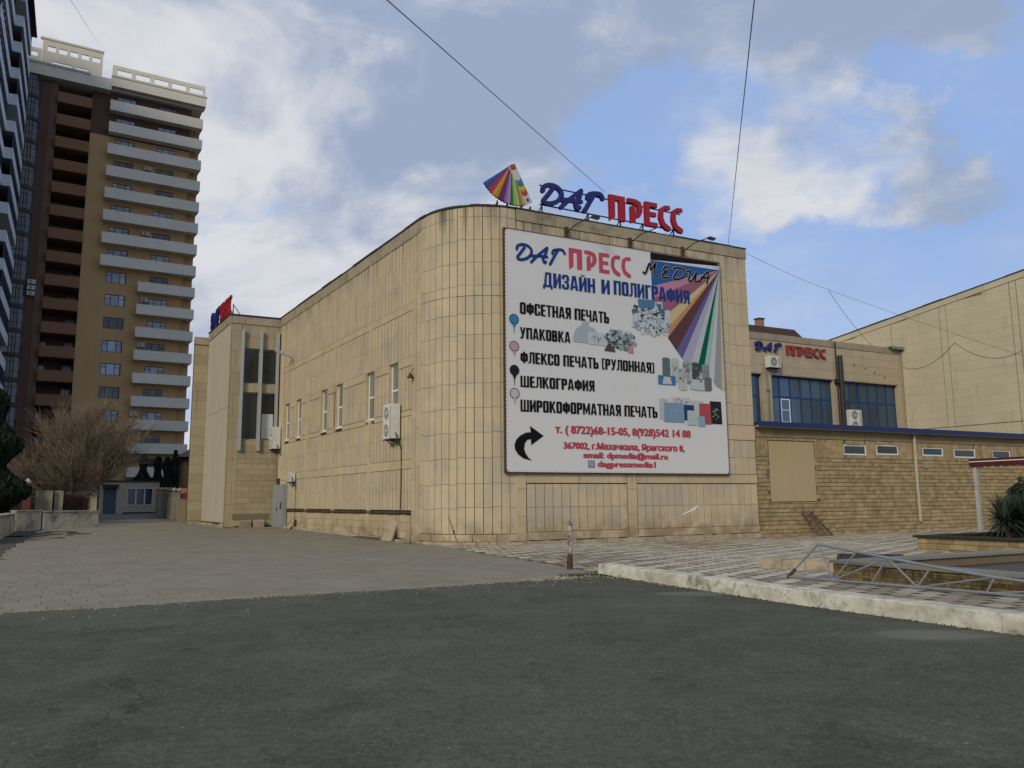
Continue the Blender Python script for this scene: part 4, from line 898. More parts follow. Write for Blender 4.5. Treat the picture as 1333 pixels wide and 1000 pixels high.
def fr_(u, v):  # along the white cover strip from the apex
    dx, dz = math.cos(R(298)), math.sin(R(298)); return (apx[0] + .03 + dx * u - dz * v, apx[1] + dz * u + dx * v)
def st(u0, u1, v0, v1, c_, k, nm='swatch'):
    MB().xz([fr_(u0, v0), fr_(u1, v0), fr_(u1, v1), fr_(u0, v1)], -.10 - k, .0).build(nm, flat('cover%d' % int(u0 * 100 + k * 9999), c_, .5), t)
st(.0, 1.70, -.20, .12, (.50, .48, .42), 0); st(.0, .22, -.16, .10, (.33, .05, .03), .004)
for u0, c_ in ((.62, (.03, .17, .35)), (.78, (.02, .20, .10)), (.91, (.55, .40, .03)), (1.03, (.50, .18, .02)), (1.13, (.42, .03, .03))):
    MB().xz([fr_(u0, -.19), fr_(u0 + .16, -.19), fr_(u0 + .24, -.05), fr_(u0 + .16, .09), fr_(u0, .09), fr_(u0 + .08, -.05)], -.106 - u0 * .006, 0).build('swatch', flat('chev%d' % int(u0 * 100), c_, .5), t)
pp_ = [(fr_(1.54, -.05)[0] + .07 * math.cos(.628 * k), fr_(1.54, -.05)[1] + .07 * math.sin(.628 * k)) for k in range(10)]; MB().xz(pp_, -.115, 0).build('emblem', flat('emblem_blue', (.04, .06, .2), .5), t)
legs(t, (-.55, -.1, .55, .95), 12.8, 13.45, .05, .5)
# ================================================================== ENTRANCE WING (left)
E = thing('entrance_wing', 'tall stone wing with three grey fins over dark windows left of the long wall', 'building', -4.44, 23.2, 0)
ew = MB(); EW = 3.2
holed(ew, 0, EW, -.2, 12.8, .05, .4, [(.62, 2.78, 8.69, 10.85), (.62, 2.78, 5.3, 8.17)])
ew.prism([(0, .4), (EW + .3, .4), (EW + .3, 6.5), (-.44, 6.5)], -.2, 12.75)
ew.build('wall', M_JOINT, E)
es = MB()
def blocks(mb, x0, x1, z0, z1, h, l, y, th, holes=(), g_=.012, mi=0):
    z_ = z0; k = 0
    while z_ < z1 - .05:
        zt = min(z_ + h, z1); x = x0 - (l / 2 if k % 2 else 0)
        while x < x1:
            a, b = max(x, x0), min(x + l * random.uniform(.85, 1.15), x1)
            if b - a > .03 and not any(a < hh[1] - .01 and b > hh[0] + .01 and z_ < hh[3] - .01 and zt > hh[2] + .01 for hh in holes):
                mb.box(a, b - g_, y - th + random.uniform(-.003, .003), y, z_, zt - g_, mi, random.random() * .98 + .01)
            x = b
            if b >= x1: break
        z_ = zt; k += 1
HE = [(.62, 2.78, 5.3, 8.17), (.62, 2.78, 8.69, 10.85)]
blocks(es, 0, .6, .2, 12.3, 1.3, .6, .05, .05); blocks(es, 2.8, EW, 4.0, 12.3, .9, .4, .05, .05)
blocks(es, .6, 2.8, .25, 4.6, .33, .85, .05, .05); blocks(es, 2.8, EW, .25, 4.0, .33, .4, .05, .05)
blocks(es, .6, 2.8, 4.6, 5.3, .35, .8, .05, .05); blocks(es, .62, 2.78, 8.17, 8.69, .52, .72, .05, .05); blocks(es, .62, 2.8, 10.85, 12.3, .7, 1.1, .05, .05)
es.build('stone_block', mat('wing_stone', (.335, .275, .175), .92, var=.16, scale=1.1, bump=.25, bscale=12, tint=.10, streak=.5, dirtcol=(.14, .11, .07)), E, kind='stuff')
cp = MB()
for k in range(4): cp.box(k * .8, k * .8 + .79, -.03, .06, 12.32, 12.78, 0, random.random())
cp.build('coping', M_CAP, E); MB().box(-.06, EW + .1, -.08, .4, 12.80, 12.88).build('roof_edge', M_BITUMEN, E)
for z0, z1 in ((5.3, 8.17), (8.69, 10.85)):
    wf = MB(); wf.box(.62, .70, .18, .24, z0, z1); wf.box(2.70, 2.78, .18, .24, z0, z1); wf.box(1.66, 1.74, .18, .24, z0, z1)
    for a, b in ((.70, 1.66), (1.74, 2.70)): wf.box(a, b, .18, .24, z0, z0 + .07); wf.box(a, b, .18, .24, z1 - .07, z1)
    o = wf.build('window', M_GREYM, E)
    for a, b in ((.70, 1.66), (1.74, 2.70)): MB().box(a, b, .20, .21, z0 + .07, z1 - .07, 0, random.random()).build('pane', M_GLASS, o)
MB().box(1.95, 2.62, .165, .199, 5.4, 6.9).build('blind', M_ACBODY, E)
for x in (.66, 1.74, 2.72): MB().box(x - .075, x + .075, -.26, .0, 4.64, 11.93).build('fin', M_GREYM, E)
tr = MB(); tr.box(.45, 2.5, -.03, .0, .62, .95); tr.build('dark_panel', mat('dark_panel_stone', (.17, .14, .095), .95, var=.3, bump=.4, tint=0), E)  # darker mottled strip low on the wing front
for x in (.85, 1.6): single(MB().obox((0, 0, 0), (.62, .05, 0), (.0, .3, .1), (.02, -.05, .38)), 'stone_block', M_PLINTH, ('left' if x < 1 else 'right') + ' one of two loose stones at the foot of the finned wing', 'stone block', -4.44 + x, 22.85, .12)
# its left side face and the lower piece behind
sd = MB(); sx = -AD.x
side = thing('wing_side', 'tall plain plastered side wall of the entrance wing facing left', 'wall', -4.46, 23.18, 0, ang)
sm_ = MB(); n_ = 6
for k in range(n_):
    a, b = -6.5 + 6.5 * k / n_, -6.5 + 6.5 * (k + 1) / n_
    for z0, z1 in ((.45, 7.2), (7.22, 12.25)): sm_.box(a + .004, b - .004, -.06, .0, z0, z1, 0, random.random())
sm_.build('plaster_panel', mat('pale_render', (.42, .375, .285), .9, var=.09, scale=.7, bump=.15, tint=.015, streak=.35, dirtcol=(.24, .19, .13)), side)
MB().box(-6.5, 0, -.1, .0, 12.27, 12.78).build('coping', M_CAP, side); MB().box(-6.5, .05, -.14, .3, 12.80, 12.88).build('roof_edge', M_BITUMEN, side)
pl = MB(); x = -6.5
while x < -.1:
    l = random.uniform(.5, .9); pl.box(x, min(x + l - .02, 0), -.16 - random.uniform(0, .12), -.01, -.1, .43 + random.uniform(-.12, .02), 0, random.random()); x += l
pl.build('plinth', M_PLINTH, side)
E2 = thing('rear_wing', 'narrow plain stone wing behind the entrance wing at the far left', 'building', -5.83, 29.7, 0)
MB().box(0, 3, .02, .5, -.2, 12.3).build('wall', M_JOINT, E2)
e2 = MB(); blocks(e2, 0, 1.1, .5, 12.0, .6, 2.6, .02, .04); e2.build('stone_block', MATS['wing_stone'], E2, kind='stuff')
MB().box(-.03, 1.2, -.06, .3, 12.05, 12.55).build('coping', M_CAP, E2); MB().box(0, 1.1, -.06, .0, -.1, .48).build('plinth', M_PLINTH, E2)
# its sign seen end on
t = thing('roof_sign', 'small blue and red sign letters seen edge on above the left wing', 'sign', -4.4, 23.4, 0, ang)
sl = 6.3
rs = remap(DAG, 2.6, 4.82, 10.72, 11.44, -6.2, -3.4, 13.05, 14.1)
for gq in groups(rs): letter3d(t, [p for s_ in gq for p in stroke(s_, .22)], M_LNAVY, .12)
pp = press(-3.2, -.25, 13.02, 14.15); i = 0
for c_ in cnts: letter3d(t, pp[i:i + c_], M_LRED, .12); i += c_
legs(t, (-6, -4.6, -3.2, -1.9, -.3), 12.8, 13.6, .08, .6)
# ================================================================== REAR BLOCK (right, blue windows)
DX, DY = 14.57, 10.65
D_ = thing('rear_block', 'two storey pale block with wide blue framed windows behind the stone annexe', 'building', DX, DY, 0)
HD = [(9.0, 11.2, 6.0, 9.35), (12.0, 17.6, 6.0, 9.35), (18.45, 24.0, 6.0, 9.35)]
dw = MB(); holed(dw, 0, 24.5, 0, 11.9, 0, .35, HD); dw.box(0, 24.5, .9, 12, 0, 11.85)
dw.build('wall', M_PLASTER, D_)
dj = MB(); blocks(dj, 8, 24.5, 9.4, 11.55, .55, 1.5, 0, .02); dj.build('facing', M_PLASTER, D_, kind='stuff')
MB().box(8, 24.5, -.06, .3, 11.57, 12.0).build('parapet', M_CAP, D_)
bf = lambda: None
for a, b, z0, z1 in HD:
    n = 6 if b - a > 3 else 2; fr = MB(); yy = .28
    fr.box(a, b, yy, yy + .1, z1 - .12, z1); fr.box(a, b, yy, yy + .1, z0, z0 + .1)
    xs = [a + (b - a) * k / n for k in range(n + 1)]
    for x in xs: fr.box(max(a, x - .05), min(b, x + .05), yy - .004, yy + .1, z0 + .1, z1 - .12)
    fr.box(a + .05, b - .05, yy + .004, yy + .1, 7.95, 8.07)
    o = fr.build('window', M_BLUEF, D_)
    for k in range(n):
        for za, zb in ((z0 + .1, 7.95), (8.07, z1 - .12)):
            if b - a > 5 and a < 13 and k == 1 and za < 7: 
                ww = MB(); xa, xb = xs[1] + .06, xs[2] - .06
                for bx0, bx1, bz0, bz1 in ((xa, xa + .07, 6.35, 7.9), (xb - .07, xb, 6.35, 7.9), (xa + .07, xb - .07, 7.83, 7.9), (xa + .07, xb - .07, 6.35, 6.42), (xa + .07, xb - .07, 7.15, 7.2)): ww.box(bx0, bx1, yy + .0, yy + .06, bz0, bz1)
                ww.build('sash', M_WHITEP, o)
            MB().box(xs[k] + .05, xs[k + 1] - .05, yy + .03, yy + .045, za, zb, 0, random.random()).build('pane', M_GLASSB, o)
fl = MB(); fl.box(23.2, 24.7, -.35, .1, 11.98, 12.06); fl.box(23.2, 24.7, -.37, -.35, 11.86, 12.06); fl.build('flashing', M_STEEL, D_)
MB().box(24.42, 24.56, -.12, -.0, 0, 11.8).build('drain_pipe', M_FENCE, D_)
t = thing('wall_letters', 'faded small blue and red relief letters on the pale rear block', 'sign', DX + 10.7, DY - .02, 0)
for k, gq in enumerate(groups(remap(DAG, 2.6, 4.82, 10.72, 11.44, 0, 1.75, 10.8, 11.4))): letter3d(t, [p for s_ in gq for p in stroke([(x + .22 * k, z_) for x, z_ in s_], .12)], M_LNAVY, .14)
pp = press(2.65, 6.2, 10.72, 11.35); i = 0
for k, c_ in enumerate(cnts): letter3d(t, pp[i:i + c_], flat('faded_letter_red', (.26, .04, .04), .6), .14); i += c_
t = thing('air_conditioner', 'small old air conditioner under the relief letters of the rear block', 'air conditioner', DX + 11.45, DY, 9.75, 0, 'outdoor air conditioners'); ac_unit(t, 1.0, .72, .35, 1, False)
t = thing('air_conditioner', 'white two fan air conditioner standing between the blue framed windows', 'air conditioner', DX + 18.35, DY, 5.95, 0, 'outdoor air conditioners'); ac_unit(t, 1.15, 1.4, .42, 2, False)
m_ = MB(); m_.tube([(0, 0, 5.9), (0, 0, 11.0)], .16, 10); m_.tube([(-.32, .05, 5.9), (-.32, .05, 11.9)], .05, 6); m_.box(-.5, -.2, -.1, .15, 9.1, 9.4)
single(m_, 'flue_pipe', M_DARK, 'thick black flue pipe running up between the blue windows', 'pipe', DX + 18.1, DY - .22, 0)
m_ = MB(); m_.tube([(0, 0, 5.9), (0, -.02, 8.6), (-.05, 0, 9.6)], .035, 6); m_.tube([(.14, 0, 6.2), (.12, -.02, 8.2)], .02, 5); m_.box(-.1, .1, -.08, .03, 8.3, 8.42)
single(m_, 'service_pipe', M_FENCE, 'thin service pipes on the pier beside the leftmost blue window', 'pipe', DX + 11.6, DY - .06, 0)
for k, (x, z_, lb) in enumerate(((20.7, 10.6, 'second from the black flue'), (21.6, 10.35, 'third from the black flue'), (22.6, 10.1, 'nearest the far hall'), (19.6, 10.75, 'nearest the black flue'))):
    single(MB().tube([(0, 0, 0), (0, -.12, .02), (0, -.14, .14)], .025, 5), 'wall_bracket', M_RUST, 'small rusty hook above the right blue window, ' + lb, 'bracket', DX + x, DY, z_ - .3, 0, 'rusty hooks on the rear block')
# house with brown roof behind
t = thing('house', 'house with dark brown roof and brick chimney behind the rear block', 'house', 44.2, 30.9, 0)
hw = thing  # (kept short)
dx_ = Vector((3.7, -3.8)); 
hm = MB(); hm.obox((-3, 3, 0), (7.2, -7.4, 0), (6, 6, 0), (0, 0, 15.5)); hm.build('wall', M_BRICKO, t)
rf = MB(); rf.add([(-4.6, 2.0, 16.0), (3.7, -4.6, 15.6), (9.5, 1.0, 15.6), (2.6, 9.2, 16.0), (-3.0, 3.0, 19.2), (3.07, -3.14, 17.45), (7.4, 1.2, 17.45), (2.0, 7.6, 19.2)], [(0, 1, 5, 4), (1, 2, 6, 5), (2, 3, 7, 6), (3, 0, 4, 7), (4, 5, 6, 7), (3, 2, 1, 0)])
o = rf.build('roof', M_BROWNROOF, t)
ch = MB(); ch.box(1.0, 1.65, -.75, -.15, 17.4, 18.8); ch.box(.93, 1.72, -.82, -.08, 18.82, 18.93, 1); ch.build('chimney', [M_BRICKO, M_DARK], o)
# ================================================================== BIG HALL (far right)
HC = thing('hall_building', 'large windowless pale hall wall with rising roof line at the right edge', 'building', 39.11, 10.65, 0, ang)
def ht(x): return 14.38 + .135 * x
hc = MB()
hc.xz([(-26, 0), (10.0, 0), (10.0, ht(10.0) - .05), (-26, ht(-26) - .05)], .06, 14)
hc.build('wall', M_HALLJ, HC)
hp = MB(); bays_ = [(-26, -8.9), (-8.85, -.6), (-.55, 3.02), (3.06, 3.5), (3.54, 7.68), (7.73, 8.1), (8.15, 9.98)]
for a, b in bays_:
    z_ = 0.2
    while z_ < ht(b) - .45:
        ztop = 6.15 if z_ < 6.15 < z_ + .62 else z_ + .6
        za = min(ztop, ht(a) - .42); zb = min(ztop, ht(b) - .42); x = a
        while x < b - .05:
            x1 = min(x + random.uniform(1.0, 1.5), b) if b - a > 1 else b
            if b - x1 < .3: x1 = b
            q1, q2 = min(ztop, ht(x) - .42), min(ztop, ht(x1) - .42)
            if q1 - z_ > .02 and q2 - z_ > .02: hp.xz([(x, z_), (x1 - .006, z_), (x1 - .006, q2 - .006), (x, q1 - .006)], random.uniform(-.004, .0), .065, 0, random.random() * .98 + .01)
            x = x1
        z_ = ztop + (.05 if ztop == 6.15 else 0)
hp.build('stone_facing', M_HALL, HC, kind='stuff')
x = -26
cpm = MB(); eg = MB()
while x < 10:
    x1 = min(x + 1.4, 10); cpm.xz([(x, ht(x) - .39), (x1 - .01, ht(x1) - .39), (x1 - .01, ht(x1)), (x, ht(x))], -.03, .3, 0, random.random()); j_ = random.uniform(.05, .10)
    eg.xz([(x, ht(x) + .01), (x1 + .02, ht(x1) + .01), (x1, ht(x1) + j_), (x, ht(x) + j_)], -.08, .5); x = x1
cpm.build('coping', M_HALL, HC); eg.build('roof_edge', M_BITUMEN, HC)
# ================================================================== STONE ANNEXE
SX, SY = 14.62, .15
SA = thing('stone_annexe', 'low annexe of rough yellow stone with small high windows and blue roof edge', 'building', SX, SY, 0)
SW = 24.3
HS = [(.85, 3.72, 1.40, 4.17), (5.69, 7.25, 3.6, 4.08), (8.0, 9.6, 3.65, 4.13), (11.43, 13.05, 3.65, 4.08), (13.94, 15.7, 3.6, 4.05), (17.2, 18.8, 3.6, 4.05)]
sw = MB(); holed(sw, 0, SW, -.3, 4.75, .03, .4, HS); sw.build('wall', M_MORTAR, SA)
MB().box(0, SW, 2.2, 10.4, -.3, 4.7).build('wall', M_MORTAR, SA)
ST = []
z_ = -.15; k = 0
while z_ < 4.25:
    h = random.uniform(.17, .21) if z_ < 3.3 else .2; x = 0 if k % 2 else -.15
    zt = z_ + h
    if z_ > 3.35 and z_ < 4.2: zt = 4.3; h = zt - z_
    while x < SW:
        l = random.choice((.3, .36, .42, .5)) if h < .5 else .42; a, b = max(0, x), min(SW, x + l)
        segs = [(z_, zt)]
        for hh in HS:
            if a < hh[1] and b > hh[0] and z_ < hh[3] and zt > hh[2]:
                m_in = (a + b) / 2
                if hh[0] <= m_in <= hh[1]: segs = [s_ for za, zb in segs for s_ in ((za, min(zb, hh[2])), (max(za, hh[3]), zb)) if s_[1] - s_[0] > .05]
                elif m_in < hh[0]: b = min(b, hh[0])
                else: a = max(a, hh[1])
        for za, zb in segs:
            if b - a > .06: ST.append((a, b, za, zb))
        x += l
    z_ = zt; k += 1
ST.sort(key=lambda s_: -(min(s_[1] - s_[0], .5) * min(1, (s_[3] - s_[2]) / .17)) / dcam(SX + s_[0], SY))
mb = MB()
for i, (a, b, za, zb) in enumerate(ST):
    if i < 300: piece('stone', SA, M_SHELL, a, random.uniform(-.045, -.01), za, b - a - .016, .075, zb - za - .014, ch=.02)
    else:
        d = random.uniform(-.045, -.01); e = .015; x1 = b - .014; z1 = zb - .012
        mb.add([(a, d + .02, za), (x1, d + .02, za), (x1, d + .02, z1), (a, d + .02, z1), (a + e, d, za + e), (x1 - e, d, za + e), (x1 - e, d, z1 - e), (a + e, d, z1 - e), (a, .03, za), (x1, .03, za), (x1, .03, z1), (a, .03, z1)],
               [(4, 5, 6, 7), (0, 1, 5, 4), (1, 2, 6, 5), (2, 3, 7, 6), (3, 0, 4, 7), (0, 8, 9, 1), (1, 9, 10, 2), (2, 10, 11, 3), (3, 11, 8, 0)], 0, random.random() * .98 + .01)
mb.build('stonework', M_SHELL, SA, kind='stuff')
fb = MB(); x = 0
while x < SW: fb.box(x, min(x + 1.2, SW) - .01, -.05, .02, 4.31, 4.70, 0, random.random()); x += 1.2
fb.build('lintel_band', mat('band_stone', (.25, .195, .115), .9, var=.2, bump=.3, tint=.1, streak=.4, dirtcol=(.08, .06, .04)), SA)
rf = MB(); rf.box(-.1, SW, -.45, 10.4, 4.86, 4.9)
n_ = int(SW / .16)
for k in range(n_): rf.box(k * .16 - .05, k * .16 + .03, -.46, 10.4, 4.901, 4.935)
o = rf.build('roof', M_BLUEROOF, SA); MB().box(-.1, SW, -.47, -.451, 4.74, 4.96).build('fascia', M_BLUEROOF, SA); MB().box(0, SW, -.44, .0, 4.71, 4.85).build('soffit', M_FENCE, SA)
tb = MB(); tb.box(.88, 2.27, -.0, .03, 1.43, 4.14); tb.box(2.285, 3.69, -.003, .03, 1.43, 4.14); tb.build('shutter_panel', M_TANP, SA); MB().box(.87, 3.7, .031, .06, 1.41, 4.16).build('shutter_backing', M_RUST, SA)
for a, b, z0, z1 in HS[1:]:
    fr = MB()
    for p in ((a, a + .06, z0, z1), (b - .06, b, z0, z1), (a + .06, b - .06, z1 - .06, z1), (a + .06, b - .06, z0, z0 + .06)): fr.box(p[0], p[1], .02, .08, p[2], p[3])
    o = fr.build('window', M_WHITEP, SA); MB().box(a + .06, b - .06, .045, .055, z0 + .06, z1 - .06, 0, random.random()).build('pane', M_GLASS, o)
for x in (11.35, 17.0): MB().box(x, x + .42, -.06, -.03, 3.02, 3.4).build('vent', M_FENCE, SA)
single(MB().tube([(0, 0, .38), (-.02, 0, 2.5), (.02, 0, 4.7)], .075, 8).box(-.11, .11, -.04, .1, 2.6, 2.65), 'downpipe', mat('cream_pipe', (.40, .37, .29), .6, var=.1, bump=0, tint=0), 'cream downpipe on the yellow stone wall right of the small windows', 'pipe', SX + 10.65, SY - .13, 0)
# little wooden ladder
t = thing('ladder', 'short broken wooden ladder leaning on the stone wall under the tan shutter', 'ladder', SX + 2.6, SY - .9, -.1)
for s_ in (0, .55): MB().bar((s_ + .4, 0, 0), (s_ - .1, .72, 1.12 - s_ * .1), .07, .10).build('rail', M_WOOD, t)
for k in range(6):
    f_ = .08 + k * .17; MB().bar((.4 - .5 * f_ - .06, .72 * f_, 1.12 * f_), (.95 - .5 * f_ + .08 * (k % 2), .72 * f_ - .02, 1.09 * f_ + .02 * (k % 3)), .14, .05).build('rung', M_WOOD, t)
# ================================================================== PLAZA OBJECTS
# rusty white post
t = thing('post', 'short white steel post with peeling paint and rusty foot beside the kerb', 'post', -1.37, -10.28)
MB().tube([(0, 0, .0), (0, 0, .35), (.012, 0, 1.12)], .055, 12).build('tube', mat('peeling_white_steel', (.42, .39, .34), .8, var=.3, scale=9, bump=.3, tint=0, dirt=1.0, dirtcol=(.04, .025, .018), second=(.12, .08, .06)), t)
MB().tube([(-.01, 0, -.02), (-.02, 0, .2), (.0, 0, .34)], .078, 10, r2=.06).build('foot', M_RUST, t)
# steel truss lying on its edge
TA, TBB = Vector((5.45, 16.38)), Vector((7.94, 12.9)); dd = (TBB - TA).normalized()
t = thing('truss', 'long tapered grey steel truss lying on its edge behind the kerb', 'truss', 5.45, 16.38, .03, math.atan2(dd.y, dd.x), None, True)
B0 = [(0, .02), (.99, .02), (1.75, .02), (2.6, .02), (3.73, .02), (5.0, .02), (6.4, .02)]; T0 = [(.61, .67), (1.42, .56), (2.03, .48), (2.83, .38), (3.85, .27), (5.2, .18), (6.4, .06)]
lean = .25
def tp(p): return (p[0], lean * p[1], p[1])
MB().tube([tp(p) for p in B0], .026, 8).build('chord', M_STEEL, t); MB().tube([tp(p) for p in T0], .028, 8).build('chord', M_STEEL, t)
for a, b in ((B0[0], T0[0]), (T0[0], B0[1]), (B0[1], T0[1]), (B0[1], T0[2]), (B0[2], T0[2]), (T0[2], B0[3]), (B0[3], T0[3]), (B0[3], T0[4]), (B0[4], T0[4]), (B0[4], T0[5]), (B0[5], T0[5]), (B0[5], T0[6])):
    MB().tube([tp(a), tp(b)], .018, 6).build('brace', M_STEEL, t)
MB().tube([tp((-.02, .0)), tp((.15, .17))], .034, 7).build('rusty_end', M_RUST, t)
# dry basin: raised rim with mosaic outside
t = thing('basin', 'raised dry basin with grey rim and ochre mosaic sides behind the truss', 'basin', 1.9, -15.0)
bs = MB(); bs.box(0, 11, -20, -.0, -.05, .12); bs.build('floor', M_WATER, t)
rim = MB()
for i in range(12): rim.box(-.06, .42, -1.6 * i - 1.6 + .008 - .42, -1.6 * i - .42, .30, .355, 0, random.random())
for i in range(7): rim.box(-.06 + i * 1.6 + (0 if i else .0), -.06 + i * 1.6 + 1.592, -.42 + .004, .06, .30, .356, 0, random.random())
rim.build('coping', M_GREYCOP, t)
wl = MB(); wl.box(.0, .36, -19.6, -.37, -.05, .298); wl.box(.0, 11, -.36, .0, -.05, .298); wl.build('wall', M_MORTAR, t)
ms = MB()
for i in range(150):
    for j in range(5):
        y0 = -.02 - i * .06; z0 = .0 + j * .058
        ms.box(-.012, .001, y0 - .052, y0, z0, z0 + .05, 0, random.random() * .98 + .01)
for i in range(60):
    for j in range(5): x0 = i * .06; z0 = .0 + j * .058; ms.box(x0, x0 + .052, -.001, .012, z0, z0 + .05, 0, random.random() * .98 + .01)
ms.build('mosaic_tile', M_MOSAIC, t, kind='stuff')
# low stone kerb joining the basin, and a black frame on the ground
t = thing('stone_border', 'low rough stone border running up to the basin corner', 'border', 2.7, -12.3, 0, -1.18)
x = 0
for k in range(5): l = .52; MB().box(x, x + l - .01, -.22, .16, -.03, .21 + random.uniform(-.01, .01)).build('stone', M_PLINTH, t); x += l
t = thing('hatch_frame', 'black metal hatch frame lying on the tiles behind the basin corner', 'hatch frame', 5.6, -11.9, .05, -.9)
for a, b, nm in (((0, 0, .02), (1.5, 0, .02), 'side_bar'), ((1.5, 0, .02), (1.5, .7, .05), 'side_bar'), ((1.5, .7, .05), (0, .7, .05), 'side_bar'), ((0, .7, .05), (0, 0, .02), 'side_bar')): MB().bar(a, b, .06, .08).build(nm, M_DARK, t)
MB().box(.05, 1.45, .05, .65, .0, .02).build('pit_cover', M_BITUMEN, t)
# planter with yucca
t = thing('planter', 'stone planter with dark coping holding the yucca', 'planter', 10.8, -10.3)
pw = MB(); pw.box(.05, .3, -8, -.3, -.15, .38); pw.box(.05, 9, -.3, -.05, -.15, .38); pw.build('wall', M_MORTAR, t)
k = 0; z_ = -.1
for r_i in range(3):
    y0 = -.05
    while y0 > -8: l = random.uniform(.25, .5); MB().box(.0, .05, y0 - l + .012, y0, z_, z_ + .15).build('stone', mat('pale_shell_stone', (.30, .225, .115), .95, var=.3, scale=5, bump=.6, tint=.25), t); y0 -= l
    z_ += .162
for i in range(5): MB().box(-.08, .36, -.36 - (i + 1) * 1.6 + .01, -.36 - i * 1.6, .385, .45).build('coping_stone', mat('dark_coping', (.035, .028, .022), .8, var=.3, bump=.3, tint=.2), t)
for i in range(6): MB().box(-.08 + i * 1.6, -.08 + (i + 1) * 1.6 - .01, -.35, .03, .385, .45).build('coping_stone', MATS['dark_coping'], t)
MB().box(.3, 9, -8, -.3, .2, .34).build('soil', M_EARTH, t)
def yucca(x, y, z_, rad, n, label, leafw=.06):
    t = thing('yucca', label, 'yucca', x, y, z_)
    heads = [(0, 0, .35 * rad)] + [(random.uniform(-.55, .55) * rad, random.uniform(-.55, .55) * rad, random.uniform(.1, .4) * rad) for _ in range(7)]
    tr_ = MB()
    for hx, hy, hz in heads: tr_.tube([(hx * .6, hy * .6, -.1), (hx, hy, hz)], .06, 6)
    tr_.build('stem', M_BARK, t); lf = MB()
    for hx, hy, hz in heads:
        for k in range(n):
            a = random.uniform(0, 6.283); el = R(random.uniform(-28, 84)); L = random.uniform(.5, .8) * rad; ca, sa = math.cos(a), math.sin(a)
            p0 = Vector((hx, hy, hz)); dv = Vector((ca * math.cos(el), sa * math.cos(el), math.sin(el))); sdv = Vector((-sa, ca, 0)) * leafw / 2; tt = random.random()
            m1 = p0 + dv * L * .5; tip = p0 + dv * L + Vector((0, 0, -.12 * rad * (1 - math.sin(el))))
            lf.add([p0 - sdv * .6, p0 + sdv * .6, m1 + sdv, m1 - sdv, tip], [(0, 1, 2, 3), (3, 2, 4)], 0, tt)
    lf.build('leaves', M_YUC, t); return t
yucca(13.6, -11.5, .45, 1.25, 120, 'large spiky dark green yucca clump in the stone planter')
# clipped bush beyond, right edge
def leafball(name, label, cat, x, y, z_, rx, ry, rz_, n, m, size, trunk=None, lobes=None, seed=1, group=None):
    rd = random.Random(seed); t = thing(name, label, cat, x, y, z_, 0, group)
    mb = MB(); lobes = lobes or [(0, 0, rz_, rx, ry, rz_)]
    wts = [l[3] * l[4] * l[5] for l in lobes]
    for _ in range(n):
        l = rd.choices(lobes, wts)[0]; u = rd.random() ** .28
        th = rd.uniform(0, 6.283); ph = math.acos(rd.uniform(-1, 1)); u *= 1 + .12 * math.sin(th * 3 + l[0]) * math.sin(ph * 4)
        p = Vector((l[0] + l[3] * u * math.sin(ph) * math.cos(th), l[1] + l[4] * u * math.sin(ph) * math.sin(th), l[2] + l[5] * u * math.cos(ph)))
        s_ = size * rd.uniform(.6, 1.4); a = Vector((rd.gauss(0, 1), rd.gauss(0, 1), rd.gauss(0, 1))).normalized(); b = a.orthogonal().normalized() * s_ * .5; a = a * s_
        mb.add([p - a, p + b, p + a, p - b], [(0, 1, 2, 3)], 0, rd.random())
    mb.build('crown', m, t)
    if trunk: MB().tube([(0, 0, -.2), (0, 0, trunk)], .12, 7, r2=.05).build('trunk', M_BARK, t)
    return t
leafball('round_bush', 'dark rounded evergreen bush behind the yucca at the right edge', 'bush', 16.0, -10.9, .3, .8, .8, .85, 2600, M_PINE, .09, .9, [(0, 0, 1.2, .75, .75, .7), (.3, .2, .8, .8, .7, .6)], 5)
# awning
t = thing('awning', 'burgundy fabric awning with scalloped edge on a white post', 'awning', 18.0, -7.5)
aw = MB(); aw.add([(0, 0, 2.98), (0, -14, 2.98), (2.8, -14, 3.05), (2.8, 0, 3.05), (0, 0, 2.95), (0, -14, 2.95), (2.8, -14, 3.02), (2.8, 0, 3.02)], [(0, 1, 2, 3), (7, 6, 5, 4), (0, 4, 5, 1), (1, 5, 6, 2), (2, 6, 7, 3), (3, 7, 4, 0)]); aw.build('canopy', M_AWN, t)
vl = MB(); k = 0; y0 = 0
while y0 > -14:
    n_ = 4
    for j in range(n_):
        ya, yb = y0 - .3 * j / n_, y0 - .3 * (j + 1) / n_; za = 2.70 - .05 * math.sin(math.pi * j / n_); zb = 2.70 - .05 * math.sin(math.pi * (j + 1) / n_)
        vl.add([(-.02, ya, 2.98), (-.02, yb, 2.98), (-.02, yb, zb), (-.02, ya, za), (-.002, ya, 2.98), (-.002, yb, 2.98), (-.002, yb, zb), (-.002, ya, za)], [(0, 3, 2, 1), (4, 5, 6, 7), (3, 7, 6, 2)])
    y0 -= .3
vl.build('valance', M_AWN, t); MB().box(-.03, -.021, -14, 0, 2.86, 2.89).build('stripe', M_WHITEP, t)
gb = MB(); gb.xz([(0, 2.95), (2.8, 3.01), (2.8, 2.8), (0, 2.72)], .004, .02); gb.build('gable', M_AWN, t)
for y0 in (-.12, -5.0, -10): MB().box(.0, .13, y0 - .13, y0, -.15, 2.94).build('post', mat('white_painted_post', (.40, .40, .36), .7, var=.15, bump=.1, tint=0, dirt=.3), t)
